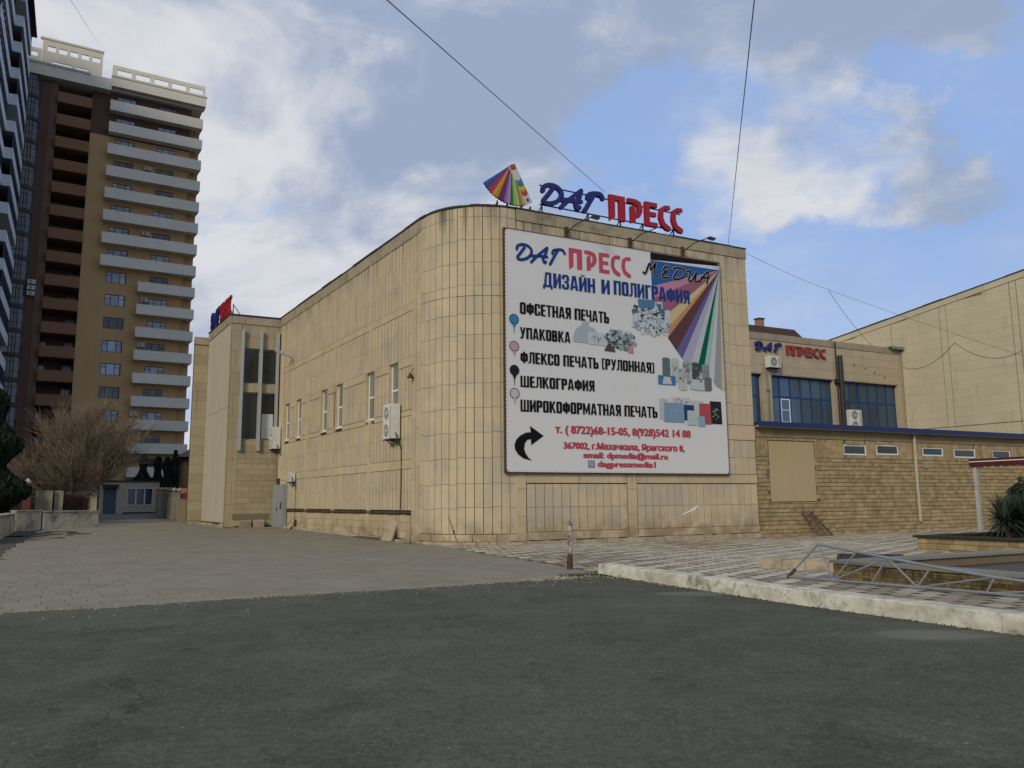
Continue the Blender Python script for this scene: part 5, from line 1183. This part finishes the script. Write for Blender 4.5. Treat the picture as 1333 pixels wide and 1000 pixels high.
# ================================================================== LEFT YARD
def oldwall(name, label, x0, y0, x1, y1, z0, h, th, n):
    t = thing(name, label, 'wall', x0, y0, z0, math.atan2(y1 - y0, x1 - x0)); L = math.hypot(x1 - x0, y1 - y0); 
    mb = MB(); k = max(3, int(L / .5)); rings = []
    for i in range(k + 1):
        x = L * i / k; e = random.uniform(-.02, .02)
        rings.append([(x, -th / 2 + random.uniform(-.02, .02), -.15), (x, -th / 2 + random.uniform(-.02, .02), h * .5), (x, -th / 2 + .02 + e, h + random.uniform(-.03, .02)), (x, th / 2, h + random.uniform(-.03, .02)), (x, th / 2, -.15)])
    mb.add([p for r_ in rings for p in r_], [(i * 5 + q_, (i + 1) * 5 + q_, (i + 1) * 5 + q_ + 1, i * 5 + q_ + 1) for i in range(k) for q_ in range(4)] + [tuple(range(5)), tuple(k * 5 + q_ for q_ in range(5))[::-1]])
    mb.build('masonry', M_OLDWALL, t); cp_ = MB()
    x = -.02
    while x < L: l = random.uniform(1.2, 2.2); cp_.box(x, min(x + l, L + .02) - .02, -th / 2 - .05, th / 2 + .05, h + .022, h + .09); x += l
    cp_.build('coping', M_OLDWALL, t)
oldwall('low_wall', 'low stained whitewashed wall at the left edge beside the yard', -15.0, 12, -15.15, 25.2, .12, .95, .4, 3)
oldwall('low_wall', 'crumbling dark stretch of low wall left of the longer whitewashed one', -15.1, 25.9, -13.95, 26.7, .2, 1.0, .5, 3)
oldwall('low_wall', 'low whitewashed wall in front of the bare willow', -13.8, 26.7, -11.05, 28.4, .22, .92, .5, 3)
mb = MB()
for _ in range(40):
    a, b = random.gauss(-13.2, .9), random.gauss(20, 1.8); s_ = random.uniform(.15, .5); mb.add([(a + s_ * random.uniform(.5, 1) * math.cos(.8 * k), b + s_ * 1.6 * random.uniform(.5, 1) * math.sin(.8 * k), zg(a, b) + .006 + .0003 * _) for k in range(8)], [tuple(range(8))])
o = mb.build('mud_patch', M_EARTH, kind='structure'); o.location = W(0, 0); o.rotation_euler = (0, 0, RB)
# bare willow
def willow(x, y, z_):
    t = thing('willow_tree', 'bare brown willow with fan of upright twigs behind the low wall', 'tree', x, y, z_)
    rd = random.Random(11); tr_ = MB(); tw = MB()
    tr_.tube([(0, 0, -.2), (.05, 0, .6), (.0, 0, 1.3)], .30, 9, r2=.24)
    def grow(mb, p, d, L, r, lev):
        pts = [p]; n = 5; dd_ = d.copy()
        for i in range(n):
            dd_ = (dd_ + Vector((rd.gauss(0, .10), rd.gauss(0, .10), rd.gauss(.05, .06)))).normalized(); pts.append(pts[-1] + dd_ * L / n)
        mb.tube(pts, r, 6 if lev < 1 else (4 if lev == 1 else 3), 0, rd.random(), r * .45, cap=lev < 1)
        return pts, dd_
    for i in range(22):
        a = i * 2.399; el = R(rd.uniform(18, 88)); d = Vector((math.cos(a) * math.cos(el), math.sin(a) * math.cos(el), math.sin(el)))
        L1 = rd.uniform(3.2, 4.6) * (.78 + .72 * math.sin(el)); pts, de = grow(tr_, Vector((0, 0, rd.uniform(.8, 1.3))), d, L1, .10, 0)
        for j in range(9):
            f_ = rd.uniform(.25, 1); k = min(4, int(f_ * 5)); p = pts[k].lerp(pts[k + 1], f_ * 5 - k if f_ < 1 else 1)
            d2 = (de + Vector((rd.gauss(0, .55), rd.gauss(0, .55), rd.gauss(.1, .35)))).normalized(); p2, de2 = grow(tw, p, d2, rd.uniform(1.7, 3.0), .035, 1)
            for m_i in range(46):
                f2 = rd.uniform(.15, 1); k2 = min(4, int(f2 * 5)); pp_2 = p2[k2].lerp(p2[k2 + 1], min(1, f2 * 5 - k2)); d3 = (de2 + Vector((rd.gauss(0, .6), rd.gauss(0, .6), rd.gauss(.1, .5)))).normalized()
                L3 = rd.uniform(.6, 1.7); q1 = pp_2 + d3 * L3 * .5; q2 = q1 + (d3 + Vector((rd.gauss(0, .15), rd.gauss(0, .15), .1))).normalized() * L3 * .5
                tw.tube([pp_2, q1, q2], .013, 3, 0, rd.random(), .005, cap=False)
    tr_.build('trunk', M_BARK, t); tw.build('crown', M_TWIG, t)
willow(-12.57, 39.3, .35)
# red twiggy shrub
t = thing('twiggy_shrub', 'dense dark reddish bare shrub below the willow', 'shrub', -12.8, 35.3, .3); rd = random.Random(4); tw = MB()
for _ in range(4200):
    a = rd.uniform(0, 6.283); rr = rd.random() ** .5; p = Vector((1.35 * rr * math.cos(a), 1.1 * rr * math.sin(a), rd.uniform(.1, 1.7))); d = Vector((rd.gauss(0, .45), rd.gauss(0, .45), 1)).normalized()
    l = rd.uniform(.25, .6); tw.tube([p, p + d * l], .012, 3, 0, rd.random(), .004, cap=False)
for _ in range(20): a = rd.uniform(0, 6.28); tw.tube([(0, 0, 0), (.9 * math.cos(a), .8 * math.sin(a), 1.5)], .03, 4, 0, .5, .01)
tw.build('twigs', M_RTWIG, t)
def cone(name, label, x, y, z_, r, h, n, seed, size=.12, group=None):
    rd = random.Random(seed); t = thing(name, label, 'tree', x, y, z_, 0, group); mb = MB()
    for _ in range(n):
        f_ = rd.random() ** 1.3; zz = .15 + f_ * h; rr = r * (1 - f_) ** .55 * (.75 + .35 * math.sin(zz * 2.3 + seed)) * (.45 + .55 * rd.random() ** .4) + .05; a = rd.uniform(0, 6.283)
        p = Vector((rr * math.cos(a), rr * math.sin(a), zz)); s_ = size * rd.uniform(.6, 1.5); u = Vector((math.cos(a) * .4 + rd.gauss(0, .3), math.sin(a) * .4 + rd.gauss(0, .3), 1)).normalized() * s_; v = u.orthogonal().normalized() * s_ * .4
        v.rotate(Matrix.Rotation(rd.uniform(0, 6.28), 3, u.normalized())); mb.add([p - u * .4, p + v, p + u, p - v], [(0, 1, 2, 3)], 0, rd.random())
    mb.build('crown', M_PINE, t); MB().tube([(0, 0, -.2), (0, 0, h * .9)], .1 + r * .05, 6, r2=.03).build('trunk', M_BARK, t)
cone('conifer_tree', 'large dark conifer cut by the left edge behind the low wall', -16.6, 29.0, .3, 2.2, 7.8, 19000, 3, .16)
cone('conifer_tree', 'second dark conifer just behind the large one at the left edge', -18.6, 27.2, .3, 1.9, 6.9, 9000, 8, .16)
for k, (x, y, r_, h, lab) in enumerate(((-7.0, 60.5, 1.15, 5.4, 'first dark cypress beside the gatehouse, leftmost of the row'), (-5.6, 61.5, 1.1, 5.3, 'second dark cypress from the gatehouse'), (-4.7, 61.8, 1.0, 5.3, 'third dark cypress from the gatehouse'), (-4.0, 62, 1.15, 6.0, 'tallest dark cypress, next to the stone wing'))):
    cone('cypress_tree', lab, x, y, .7, r_, h, 5000, 20 + k, .15, 'cypresses behind the concrete fence')
# gatehouse
GT = thing('gatehouse', 'small cream gatehouse with blue door and three pane window', 'gatehouse', -10.75, 55.2, .7)
gw = MB(); holed(gw, 0, 4.95, -.2, 2.85, 0, .25, [(2.28, 4.4, .80, 2.22), (.34, 1.38, -.2, 2.35)]); gw.box(0, 4.95, .45, 4, -.2, 2.8); gw.build('wall', M_GATE, GT)
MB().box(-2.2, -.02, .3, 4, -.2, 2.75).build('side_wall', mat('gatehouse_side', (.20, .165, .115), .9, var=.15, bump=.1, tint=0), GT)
rf = MB(); rf.box(-2.4, 5.05, -.1, 4.2, 2.87, 3.0); rf.build('roof', M_DARK, GT)
MB().box(.2, 1.55, -.55, -.0, 2.42, 2.62).build('door_canopy', M_DARK, GT)
o = MB().box(.36, 1.36, .1, .15, -.18, 2.33).build('door', mat('blue_grey_door', (.10, .115, .14), .6, var=.1, bump=0, tint=0), GT); MB().box(1.2, 1.26, .04, .099, .9, 1.1).build('handle', M_STEEL, o)
fr = MB(); fr.box(2.2, 4.48, -.03, .0, 2.24, 2.30); fr.box(2.2, 4.48, -.05, .0, .70, .78)
for x in (2.28, 2.95, 3.0, 3.68, 3.73, 4.35): fr.box(x, x + .05, .05, .12, .82, 2.20)
o = fr.build('window', M_WHITEP, GT)
for a, b in ((2.33, 2.95), (3.05, 3.68), (3.78, 4.35)): MB().box(a, b, .08, .09, .82, 2.20).build('pane', M_GLASST, o)
MB().box(1.95, 5.0, -.04, -.0, -.2, .12).build('plinth', M_DARK, GT)
# concrete fence with ball finials
t = thing('concrete_fence', 'old concrete panel fence with ball topped posts left of the stone wing', 'fence', -6.3, 49.2, .5, math.atan2(-14.1, .5))
for k in range(6):
    x = 2.75 * k; z_ = -.06 * k
    p = MB(); p.box(x - .13, x + .13, -.13, .13, -.3 + z_, 2.05 + z_); p.box(x - .17, x + .17, -.17, .17, 2.052 + z_, 2.12 + z_); p.lathe([(.06, 2.121 + z_), (.08, 2.16 + z_), (.17, 2.24 + z_), (.19, 2.32 + z_), (.15, 2.42 + z_), (.05, 2.48 + z_)], (x, 0), 12); p.build('post', M_FENCE, t)
    if k < 5:
        q_ = MB(); q_.box(x + .135, x + 2.615, -.05, .05, -.3 + z_, 1.9 + z_); q_.box(x + .135, x + 2.615, -.09, .09, 1.902 + z_, 2.0 + z_)
        for j in range(4): q_.box(x + .3 + j * .6, x + .78 + j * .6, .051, .075, .15 + z_, 1.7 + z_); q_.box(x + .3 + j * .6, x + .78 + j * .6, -.075, -.051, .15 + z_, 1.7 + z_)
        q_.build('fence_panel', M_FENCE, t)
t = thing('gate_pier', 'tan gate pier with small red and blue sign beside the stone wing', 'pier', -5.95, 32.6, .25)
MB().box(0, .5, 0, .4, -.3, 2.35).build('pier', mat('tan_pier', (.27, .205, .12), .9, var=.15, bump=.1, tint=0), t)
sg = MB(); sg.box(.12, .46, -.04, -.005, 1.62, 2.05, 1); sg.box(-.06, .12, -.04, -.005, 1.66, 2.0, 0); sg.build('sign_plate', [M_LNAVY, M_LRED], t)
# red pillar, grey fence panel and iron fence at the left
t = thing('brick_pillar', 'red brick pillar with cream stone finial beside the dark conifer', 'pillar', -15.0, 33.3, .3)
MB().box(-.24, .24, -.24, .24, -.2, 2.05).build('shaft', mat('red_brick', (.12, .045, .032), .9, var=.2, scale=6, bump=.2, tint=0), t)
MB().lathe([(.3, 2.06), (.3, 2.14), (.12, 2.18), (.22, 2.36), (.16, 2.5), (.1, 2.55), (.2, 2.7), (.12, 2.86), (.02, 2.95)], (0, 0), 12).build('finial', M_HALL, t)
for k, (x, w_2, lab) in enumerate(((-14.55, .95, 'grey concrete fence slab right of the red brick pillar'), (-13.5, .5, 'narrow pale streaked fence slab left of the twiggy shrub'))):
    single(MB().box(0, w_2, -.07, .07, -.3, 2.1).box(-.0, w_2, -.1, .1, 2.102, 2.18), 'fence_slab', M_FENCE, lab, 'fence', x, 34.0 + k * .3, .3)
single(MB().box(0, 1.9, -.07, .07, -.3, 2.0).box(0, 1.9, -.1, .1, 2.002, 2.1), 'fence_wall', M_GATE, 'plain rendered yard wall behind the twiggy shrub', 'wall', -12.9, 38.2, .35)
t = thing('iron_fence', 'thin black iron railings left of the red brick pillar', 'fence', -19.5, 33.6, .3)
for k in range(30): MB().box(k * .14, k * .14 + .02, 0, .02, 0, 1.9).build('bar', M_DARK, t)
MB().box(0, 4.2, -.006, -.001, 1.7, 1.75).build('rail', M_DARK, t); MB().box(0, 4.2, -.006, -.001, .2, .25).build('rail', M_DARK, t)
# parked car behind the railings
t = thing('parked_car', 'dark parked car half hidden behind the railings and conifer', 'car', -17.2, 36.3, .3, 1.45)
cb = MB(); prof = [(-2.1, .35), (-2.15, .75), (-1.9, .88), (-1.3, .95), (-.7, 1.42), (.7, 1.45), (1.4, .98), (2.0, .9), (2.15, .7), (2.1, .35)]
cb.xz(prof, -.82, .82); cb.build('body', flat('dark_car_paint', (.03, .035, .045), .3, coat=.5, spec=.6), t)
MB().xz([(-1.22, .97), (-.68, 1.37), (.66, 1.40), (1.28, .99)], -.83, .83).build('side_glass', M_GLASSP, t)
for x in (-1.3, 1.3):
    for y in (-.84, .84):
        wv = MB(); wv.tube([(x, y - .1, .32), (x, y + .1, .32)], .32, 16); o = wv.build('wheel', M_DARK, t); MB().tube([(x, y - .11, .32), (x, y + .11, .32)], .18, 10).build('rim', M_STEEL, o)
for y in (-.6, .6): MB().box(-2.17, -2.1, y - .18, y + .18, .62, .78).build('headlight', M_WHITEP, t)
# dark eave of a house behind the wing
t = thing('eave_house', 'dark roofed little house showing its eave behind the rear wing', 'house', -4.6, 48.1, .6)
MB().box(.25, 5, .5, 5, -.3, 4.9).build('wall', M_BWALL, t); rf = MB(); rf.add([(-.35, -.2, 4.95), (6, -.2, 4.95), (6, 5.5, 4.95), (-.35, 5.5, 4.95), (1.5, 2.6, 6.3), (5, 2.6, 6.3)], [(0, 1, 5, 4), (1, 2, 5), (2, 3, 4, 5), (3, 0, 4), (3, 2, 1, 0)]); rf.build('roof', M_DARK, t)

# ================================================================== FAR TOWER
TT = thing('apartment_tower', 'tall yellow and brown apartment tower with long cream balconies', 'building', -44.18, 109.42, 0, R(90 - 58.98), None, True)
WY = 1.25
FL = [56.3 - 3.12 * i for i in range(17)]
holesY, holesL = [], []
wins = []
for i, f_ in enumerate(FL):
    z0, z1 = f_ - .38, f_ + 1.18
    wins.append((-11.1, -8.65, z0, z1, i)); wins.append((-5.75, -3.38, z0, z1, i))
wins.append((-11.1, -8.65, FL[16] - 3.5, FL[16] - 1.94, 17))
tw_ = MB(); hY = [(a, b, c, d) for a, b, c, d, i in wins if d < 51.6]; hB = [(a, b, c, d) for a, b, c, d, i in wins if d >= 51.6]
holed(tw_, -14.15, -1.5, 0, 51.5, WY, WY + .3, hY); tw_.build('yellow_wall', M_YWALL, TT)
tw_ = MB(); holed(tw_, -14.15, -1.5, 51.502, 58, WY, WY + .3, hB); tw_.build('brown_wall', M_BWALL, TT)
MB().box(-1.5, .0, WY + 1.6, 14, 0, 57.9).build('yellow_wall', M_YWALL, TT); bw = MB(); bw.box(-1.8, -1.5, WY + .3, WY + 2.0, 0, 58); bw.box(-18.2, -1.8, WY + 3.0, 14, 0, 58)
bw.box(-19.1, -18.2, WY - .3, 14, 0, 58); bw.build('back_wall', M_RECESS, TT)
bw = MB(); bw.box(-20.1, -19.105, WY - .7, 14, 0, 57); bw.box(-27, -20.105, WY + 1.0, 14, 0, 57); bw.build('brown_strip', M_BWALL, TT)
# window parts (shared meshes)
fm = MB()
for p in ((0, .08, 0, 1.56), (2.32, 2.40, 0, 1.56), (.08, 2.32, 1.48, 1.56), (.08, 2.32, 0, .08), (.66, .74, .08, 1.48), (1.66, 1.74, .08, 1.48)): fm.box(p[0], p[1], 0, .08, p[2], p[3])
fm.box(.08, .66, 0, .08, 1.0, 1.06); fm.box(1.74, 2.32, 0, .08, 1.0, 1.06)
fm = fm.mesh('window', M_TWBLUE)
pm = [MB().box(a, b, .03, .04, c, d, 0, random.random()).mesh('pane', M_GLASSP) for a, b, c, d in ((.08, .66, .08, 1.0), (.08, .66, 1.06, 1.48), (.74, 1.66, .08, 1.48), (1.74, 2.32, .08, 1.0), (1.74, 2.32, 1.06, 1.48))]
pm2 = [MB().box(a, b, .03, .04, c, d, 0, random.random()).mesh('pane', M_GLASST) for a, b, c, d in ((.08, .66, .08, 1.48), (.74, 1.66, .08, 1.48), (1.74, 2.32, .08, 1.48))]
for a, b, c, d, i in wins:
    o = link('window', fm, TT, (a, WY + .06, c))
    for pme in (pm if random.random() < .82 and i < 15 else pm2): link('pane', pme, o)
bmesh_w = MB().box(-12.0, 0, 0, .14, -1.45, 0).box(-11.98, -.02, .14, WY, -1.45, -1.28).mesh('balcony', M_CREAM)
bmesh_n = MB().box(-7.3, 0, 0, .14, -1.35, 0).box(-7.28, -.02, .14, WY, -1.35, -1.18).mesh('balcony', M_CREAM)
lgm = MB().box(-18.18, -14.18, .2, .34, -1.45, 0).box(-18.18, -14.18, .34, WY + 3.0, -1.45, -1.3).mesh('loggia_parapet', M_RPAR)
lwm = MB().box(-15.35, -14.35, WY + 2.9, WY + 2.98, -1.3, .95).mesh('loggia_window', M_GLASSP); lwf = MB().box(-15.42, -14.28, WY + 2.84, WY + 2.88, -.35, -.25).box(-15.42, -15.36, WY + 2.84, WY + 2.88, -1.3, 1.0).box(-14.9, -14.85, WY + 2.84, WY + 2.88, -1.3, 1.0).mesh('loggia_frame', M_TWBLUE)
lws = MB().box(-18.05, -17.5, WY + 2.9, WY + 2.98, -1.3, .8).mesh('loggia_window', M_GLASSP)
bayg = MB()
for a, b in (((-22.4, .5), (-21.5, -.2)), ((-21.5, -.2), (-20.8, -.15)), ((-20.8, -.15), (-20.12, .5))): bayg.obox((a[0], a[1], 0), (b[0] - a[0], b[1] - a[1], 0), (0, .1, 0), (0, 0, 2.5), 0, random.random())
bayg = bayg.mesh('bay_glazing', M_GLASST)
bayf = MB().prism([(-22.5, 1.2), (-22.4, .42), (-21.5, -.3), (-20.75, -.25), (-20.05, .42), (-20.1, 1.2)], -.55, -.02)
for a in ((-22.42, .45), (-21.52, -.25), (-20.8, -.21), (-20.2, .42), (-21.15, -.23)): bayf.box(a[0] - .05, a[0] + .05, a[1] - .05, a[1] + .04, 0, 2.5)
for hh in (.75, 1.9):
    for a, b in (((-22.4, .44), (-21.5, -.26)), ((-21.5, -.26), (-20.8, -.2)), ((-20.8, -.2), (-20.15, .45))): bayf.obox((a[0], a[1], hh), (b[0] - a[0], b[1] - a[1], 0), (0, .04, 0), (0, 0, .06))
bayf = bayf.mesh('bay_frame', mat('bay_frame_paint', (.06, .045, .045), .7, var=.1, bump=0, tint=.1))
for i, f_ in enumerate(FL):
    link('balcony', bmesh_w if i < 8 else bmesh_n, TT, (0, 0, f_))
    link('loggia_parapet', lgm, TT, (0, 0, f_ - .35))
    o = link('loggia_frame', lwf, TT, (0, 0, f_ - .1)); link('pane', lwm, o)
    if i % 3 != 1: link('loggia_window', lws, TT, (0, 0, f_ - .1))
    o = link('bay_frame', bayf, TT, (0, 0, f_ - 1.6)); link('bay_glazing', bayg, o)
    # return parapet on the right end
    MB().box(-.6, -.01, WY + .2, WY + 1.9, f_ - 1.3, f_ - .1).build('end_parapet', M_CREAM, TT)
cn = MB(); cn.box(-12.0, .25, -.35, 1.6, 58.15, 59.5); cn.box(-12.05, .35, -.45, 1.6, 59.5, 59.75)
cn.box(-24, -12.01, -.15, 2, 57.55, 59.1); cn.box(-24, -14.6, -.3, 2, 59.1, 59.35); cn.build('cornice', M_CREAM, TT)
pa = MB(); holed(pa, -12.0, .1, 59.752, 61.3, -.1, .15, [(-11.4 + k * 2.35, -9.6 + k * 2.35, 59.95, 60.75) for k in range(5)]); pa.build('parapet', M_CREAM, TT)
pa = MB(); holed(pa, -20.4, -13.2, 59.36, 63.2, 1.0, 1.3, [(-19.8 + k * 1.33, -18.85 + k * 1.33, 61.6, 62.35) for k in range(5)] + [(-19.2, -16.9, 59.6, 60.3), (-16.4, -14.9, 59.6, 60.3)]); pa.box(-20.7, -13.1, .9, 1.4, 63.2, 63.45)
holed(pa, -24.5, -20.45, 59.36, 61.7, 1.0, 1.3, [(-23.8, -22.4, 60.5, 61.2), (-22.0, -20.9, 60.5, 61.2)]); pa.box(-20.4, -20.1, 1.3, 6, 60, 63.2); pa.build('upper_parapet', M_CREAM, TT)
MB().box(-20, -2.5, 3.4, 6, 58, 60.9).build('roof_room', M_YWALL, TT); MB().box(-27, .0, .5, 14, 57.9, 58.1).build('roof', M_CREAM, TT)
for i, x in ((6, -7.0), (3, -7.2), (9, -6.7), (11, -6.8), (14, -7.2)):
    t = thing('air_conditioner', 'small air conditioner box on tower wall, %s' % {6: 'seventh balcony from the top', 3: 'fourth balcony from the top', 9: 'second short balcony', 11: 'fourth short balcony', 14: 'fourth short balcony from the bottom'}[i], 'air conditioner', 0, 0, 0, 0, 'air conditioners on the far tower', True)
    t.location = Vector((-44.18, 109.42, FL[i] + .55)) + Vector((math.cos(R(31.02)), math.sin(R(31.02)), 0)) * x + Vector((-math.sin(R(31.02)), math.cos(R(31.02)), 0)) * WY; t.rotation_euler = (0, 0, R(31.02)); ac_unit(t, .85, .55, .3, 1, False)
t0_ = Vector((-44.18, 109.42, 0)); ux, uy = Vector((math.cos(R(31.02)), math.sin(R(31.02)), 0)), Vector((-math.sin(R(31.02)), math.cos(R(31.02)), 0))
for k in range(3):
    t = thing('air_conditioner', ('topmost', 'middle', 'lowest')[k] + ' of three air conditioners stacked on the brown tower strip', 'air conditioner', 0, 0, 0, 0, 'stacked air conditioners', True)
    t.location = t0_ + ux * -20.0 + uy * (WY - .7) + Vector((0, 0, 29.4 - .75 * k)); t.rotation_euler = (0, 0, R(31.02)); ac_unit(t, .9, .55, .3, 1, False)

# ================================================================== NEAR TOWER AT LEFT EDGE
LT = thing('apartment_block', 'dark tall apartment block with stepped white balcony bands at the left edge', 'building', -54.11, 83.1, 0, R(118.3), None, True)
BL, STP = 12.6, .85
core_ = MB()
for k in range(4): core_.box(BL * -k, BL * (1 - k) - .001, 1.3 + STP * k, 16, 0, 61.0 if k == 0 else 70)
core_.build('wall', M_LBROWN, LT)
bd = MB(); bd.box(0, BL, 0, .16, 0, 1.25); bd.box(0, .16, .16, STP + .3, 0, 1.25); bd.box(.16, BL, .16, 1.3, 0, .15); bd = bd.mesh('balcony_band', M_LWHITE)
gz_ = MB(); gz_.box(.1, BL - .1, .10, .14, 1.27, 3.08, 0, .4); gz_ = gz_.mesh('glazing', M_GLASSL)
gf = MB()
for k in range(10): gf.box(.1 + k * 1.37, .18 + k * 1.37, .05, .1, 1.27, 3.08)
gf.box(.1, BL - .1, .05, .1, 2.2, 2.27); gf = gf.mesh('glazing_frame', M_TWBLUE)
for k in range(4):
    f_ = 1.6; i = 0
    while f_ < (59 if k == 0 else 68):
        o = link('balcony_band', bd, LT, (-BL * k, STP * k, f_))
        if (i + k) % 4 != 1:
            o = link('glazing_frame', gf, LT, (-BL * k, STP * k, f_)); link('glazing', gz_, o)
        elif k < 3: MB().box(-BL * k + 3.0, -BL * k + 4.6, STP * k + 1.24, STP * k + 1.29, f_ + .3, f_ + 2.6).build('window', M_GLASSP, LT)
        f_ += 3.1; i += 1
ms_ = MB(); ms_.add([(0, -.5, 60.2), (BL + .5, -.5, 60.2), (BL + .5, 15, 60.2), (0, 15, 60.2), (0, 2.2, 66), (BL - 1, 2.2, 66), (BL - 1, 14, 66), (0, 14, 66)], [(0, 1, 5, 4), (1, 2, 6, 5), (2, 3, 7, 6), (3, 0, 4, 7), (4, 5, 6, 7), (3, 2, 1, 0)]); ms_.build('mansard_roof', mat('mansard_metal', (.06, .03, .03), .6, var=.1, bump=0, tint=0), LT)

# ================================================================== WIRES
def wire(pts, r, label, sag=0.0):
    P = [Vector(p) for p in pts]; out = []
    for i in range(len(P) - 1):
        for k in range(12):
            t_ = k / 12; p = P[i].lerp(P[i + 1], t_); p.z -= sag * 4 * t_ * (1 - t_); out.append(p)
    out.append(P[-1]); tagit(MB().tube(out, r, 5).build('cable', M_DARK), label, 'cable')
wire([(-7.5, 4.0, 14.2), (-2.26, 13.82, 10.84), (4.86, 39.7, 17.29)], .012, 'long overhead cable running from top centre to the roof sign')
wire([(6.0, 3.0, 8.0), (4.4, 13.29, 10.43), (11.32, 40.45, 14.68)], .012, 'overhead cable dropping steeply to the right end of the roof')
wire([(12.18, 40.2, 14.1), (21.74, 53.77, 15.71), (31.45, 48.7, 10.06)], .010, 'thin cable from the roof corner towards the far hall', .1)
wire([(21.74, 53.77, 15.71), (25.53, 56.0, 12.18)], .014, 'sagging cable dropping from the air to the rear block roof', .3)
wire([(24.7, 50.26, 9.71), (21.6, 38.6, 9.0), (24.2, 37.6, 8.4)], .014, 'drooping cable across the face of the pale hall', .55)
wire([(-12, 14, 20), (-20.34, 34.44, 24.78), (-52.78, 96.51, 60.06)], .01, 'faint cable rising to the parapet of the far tower')
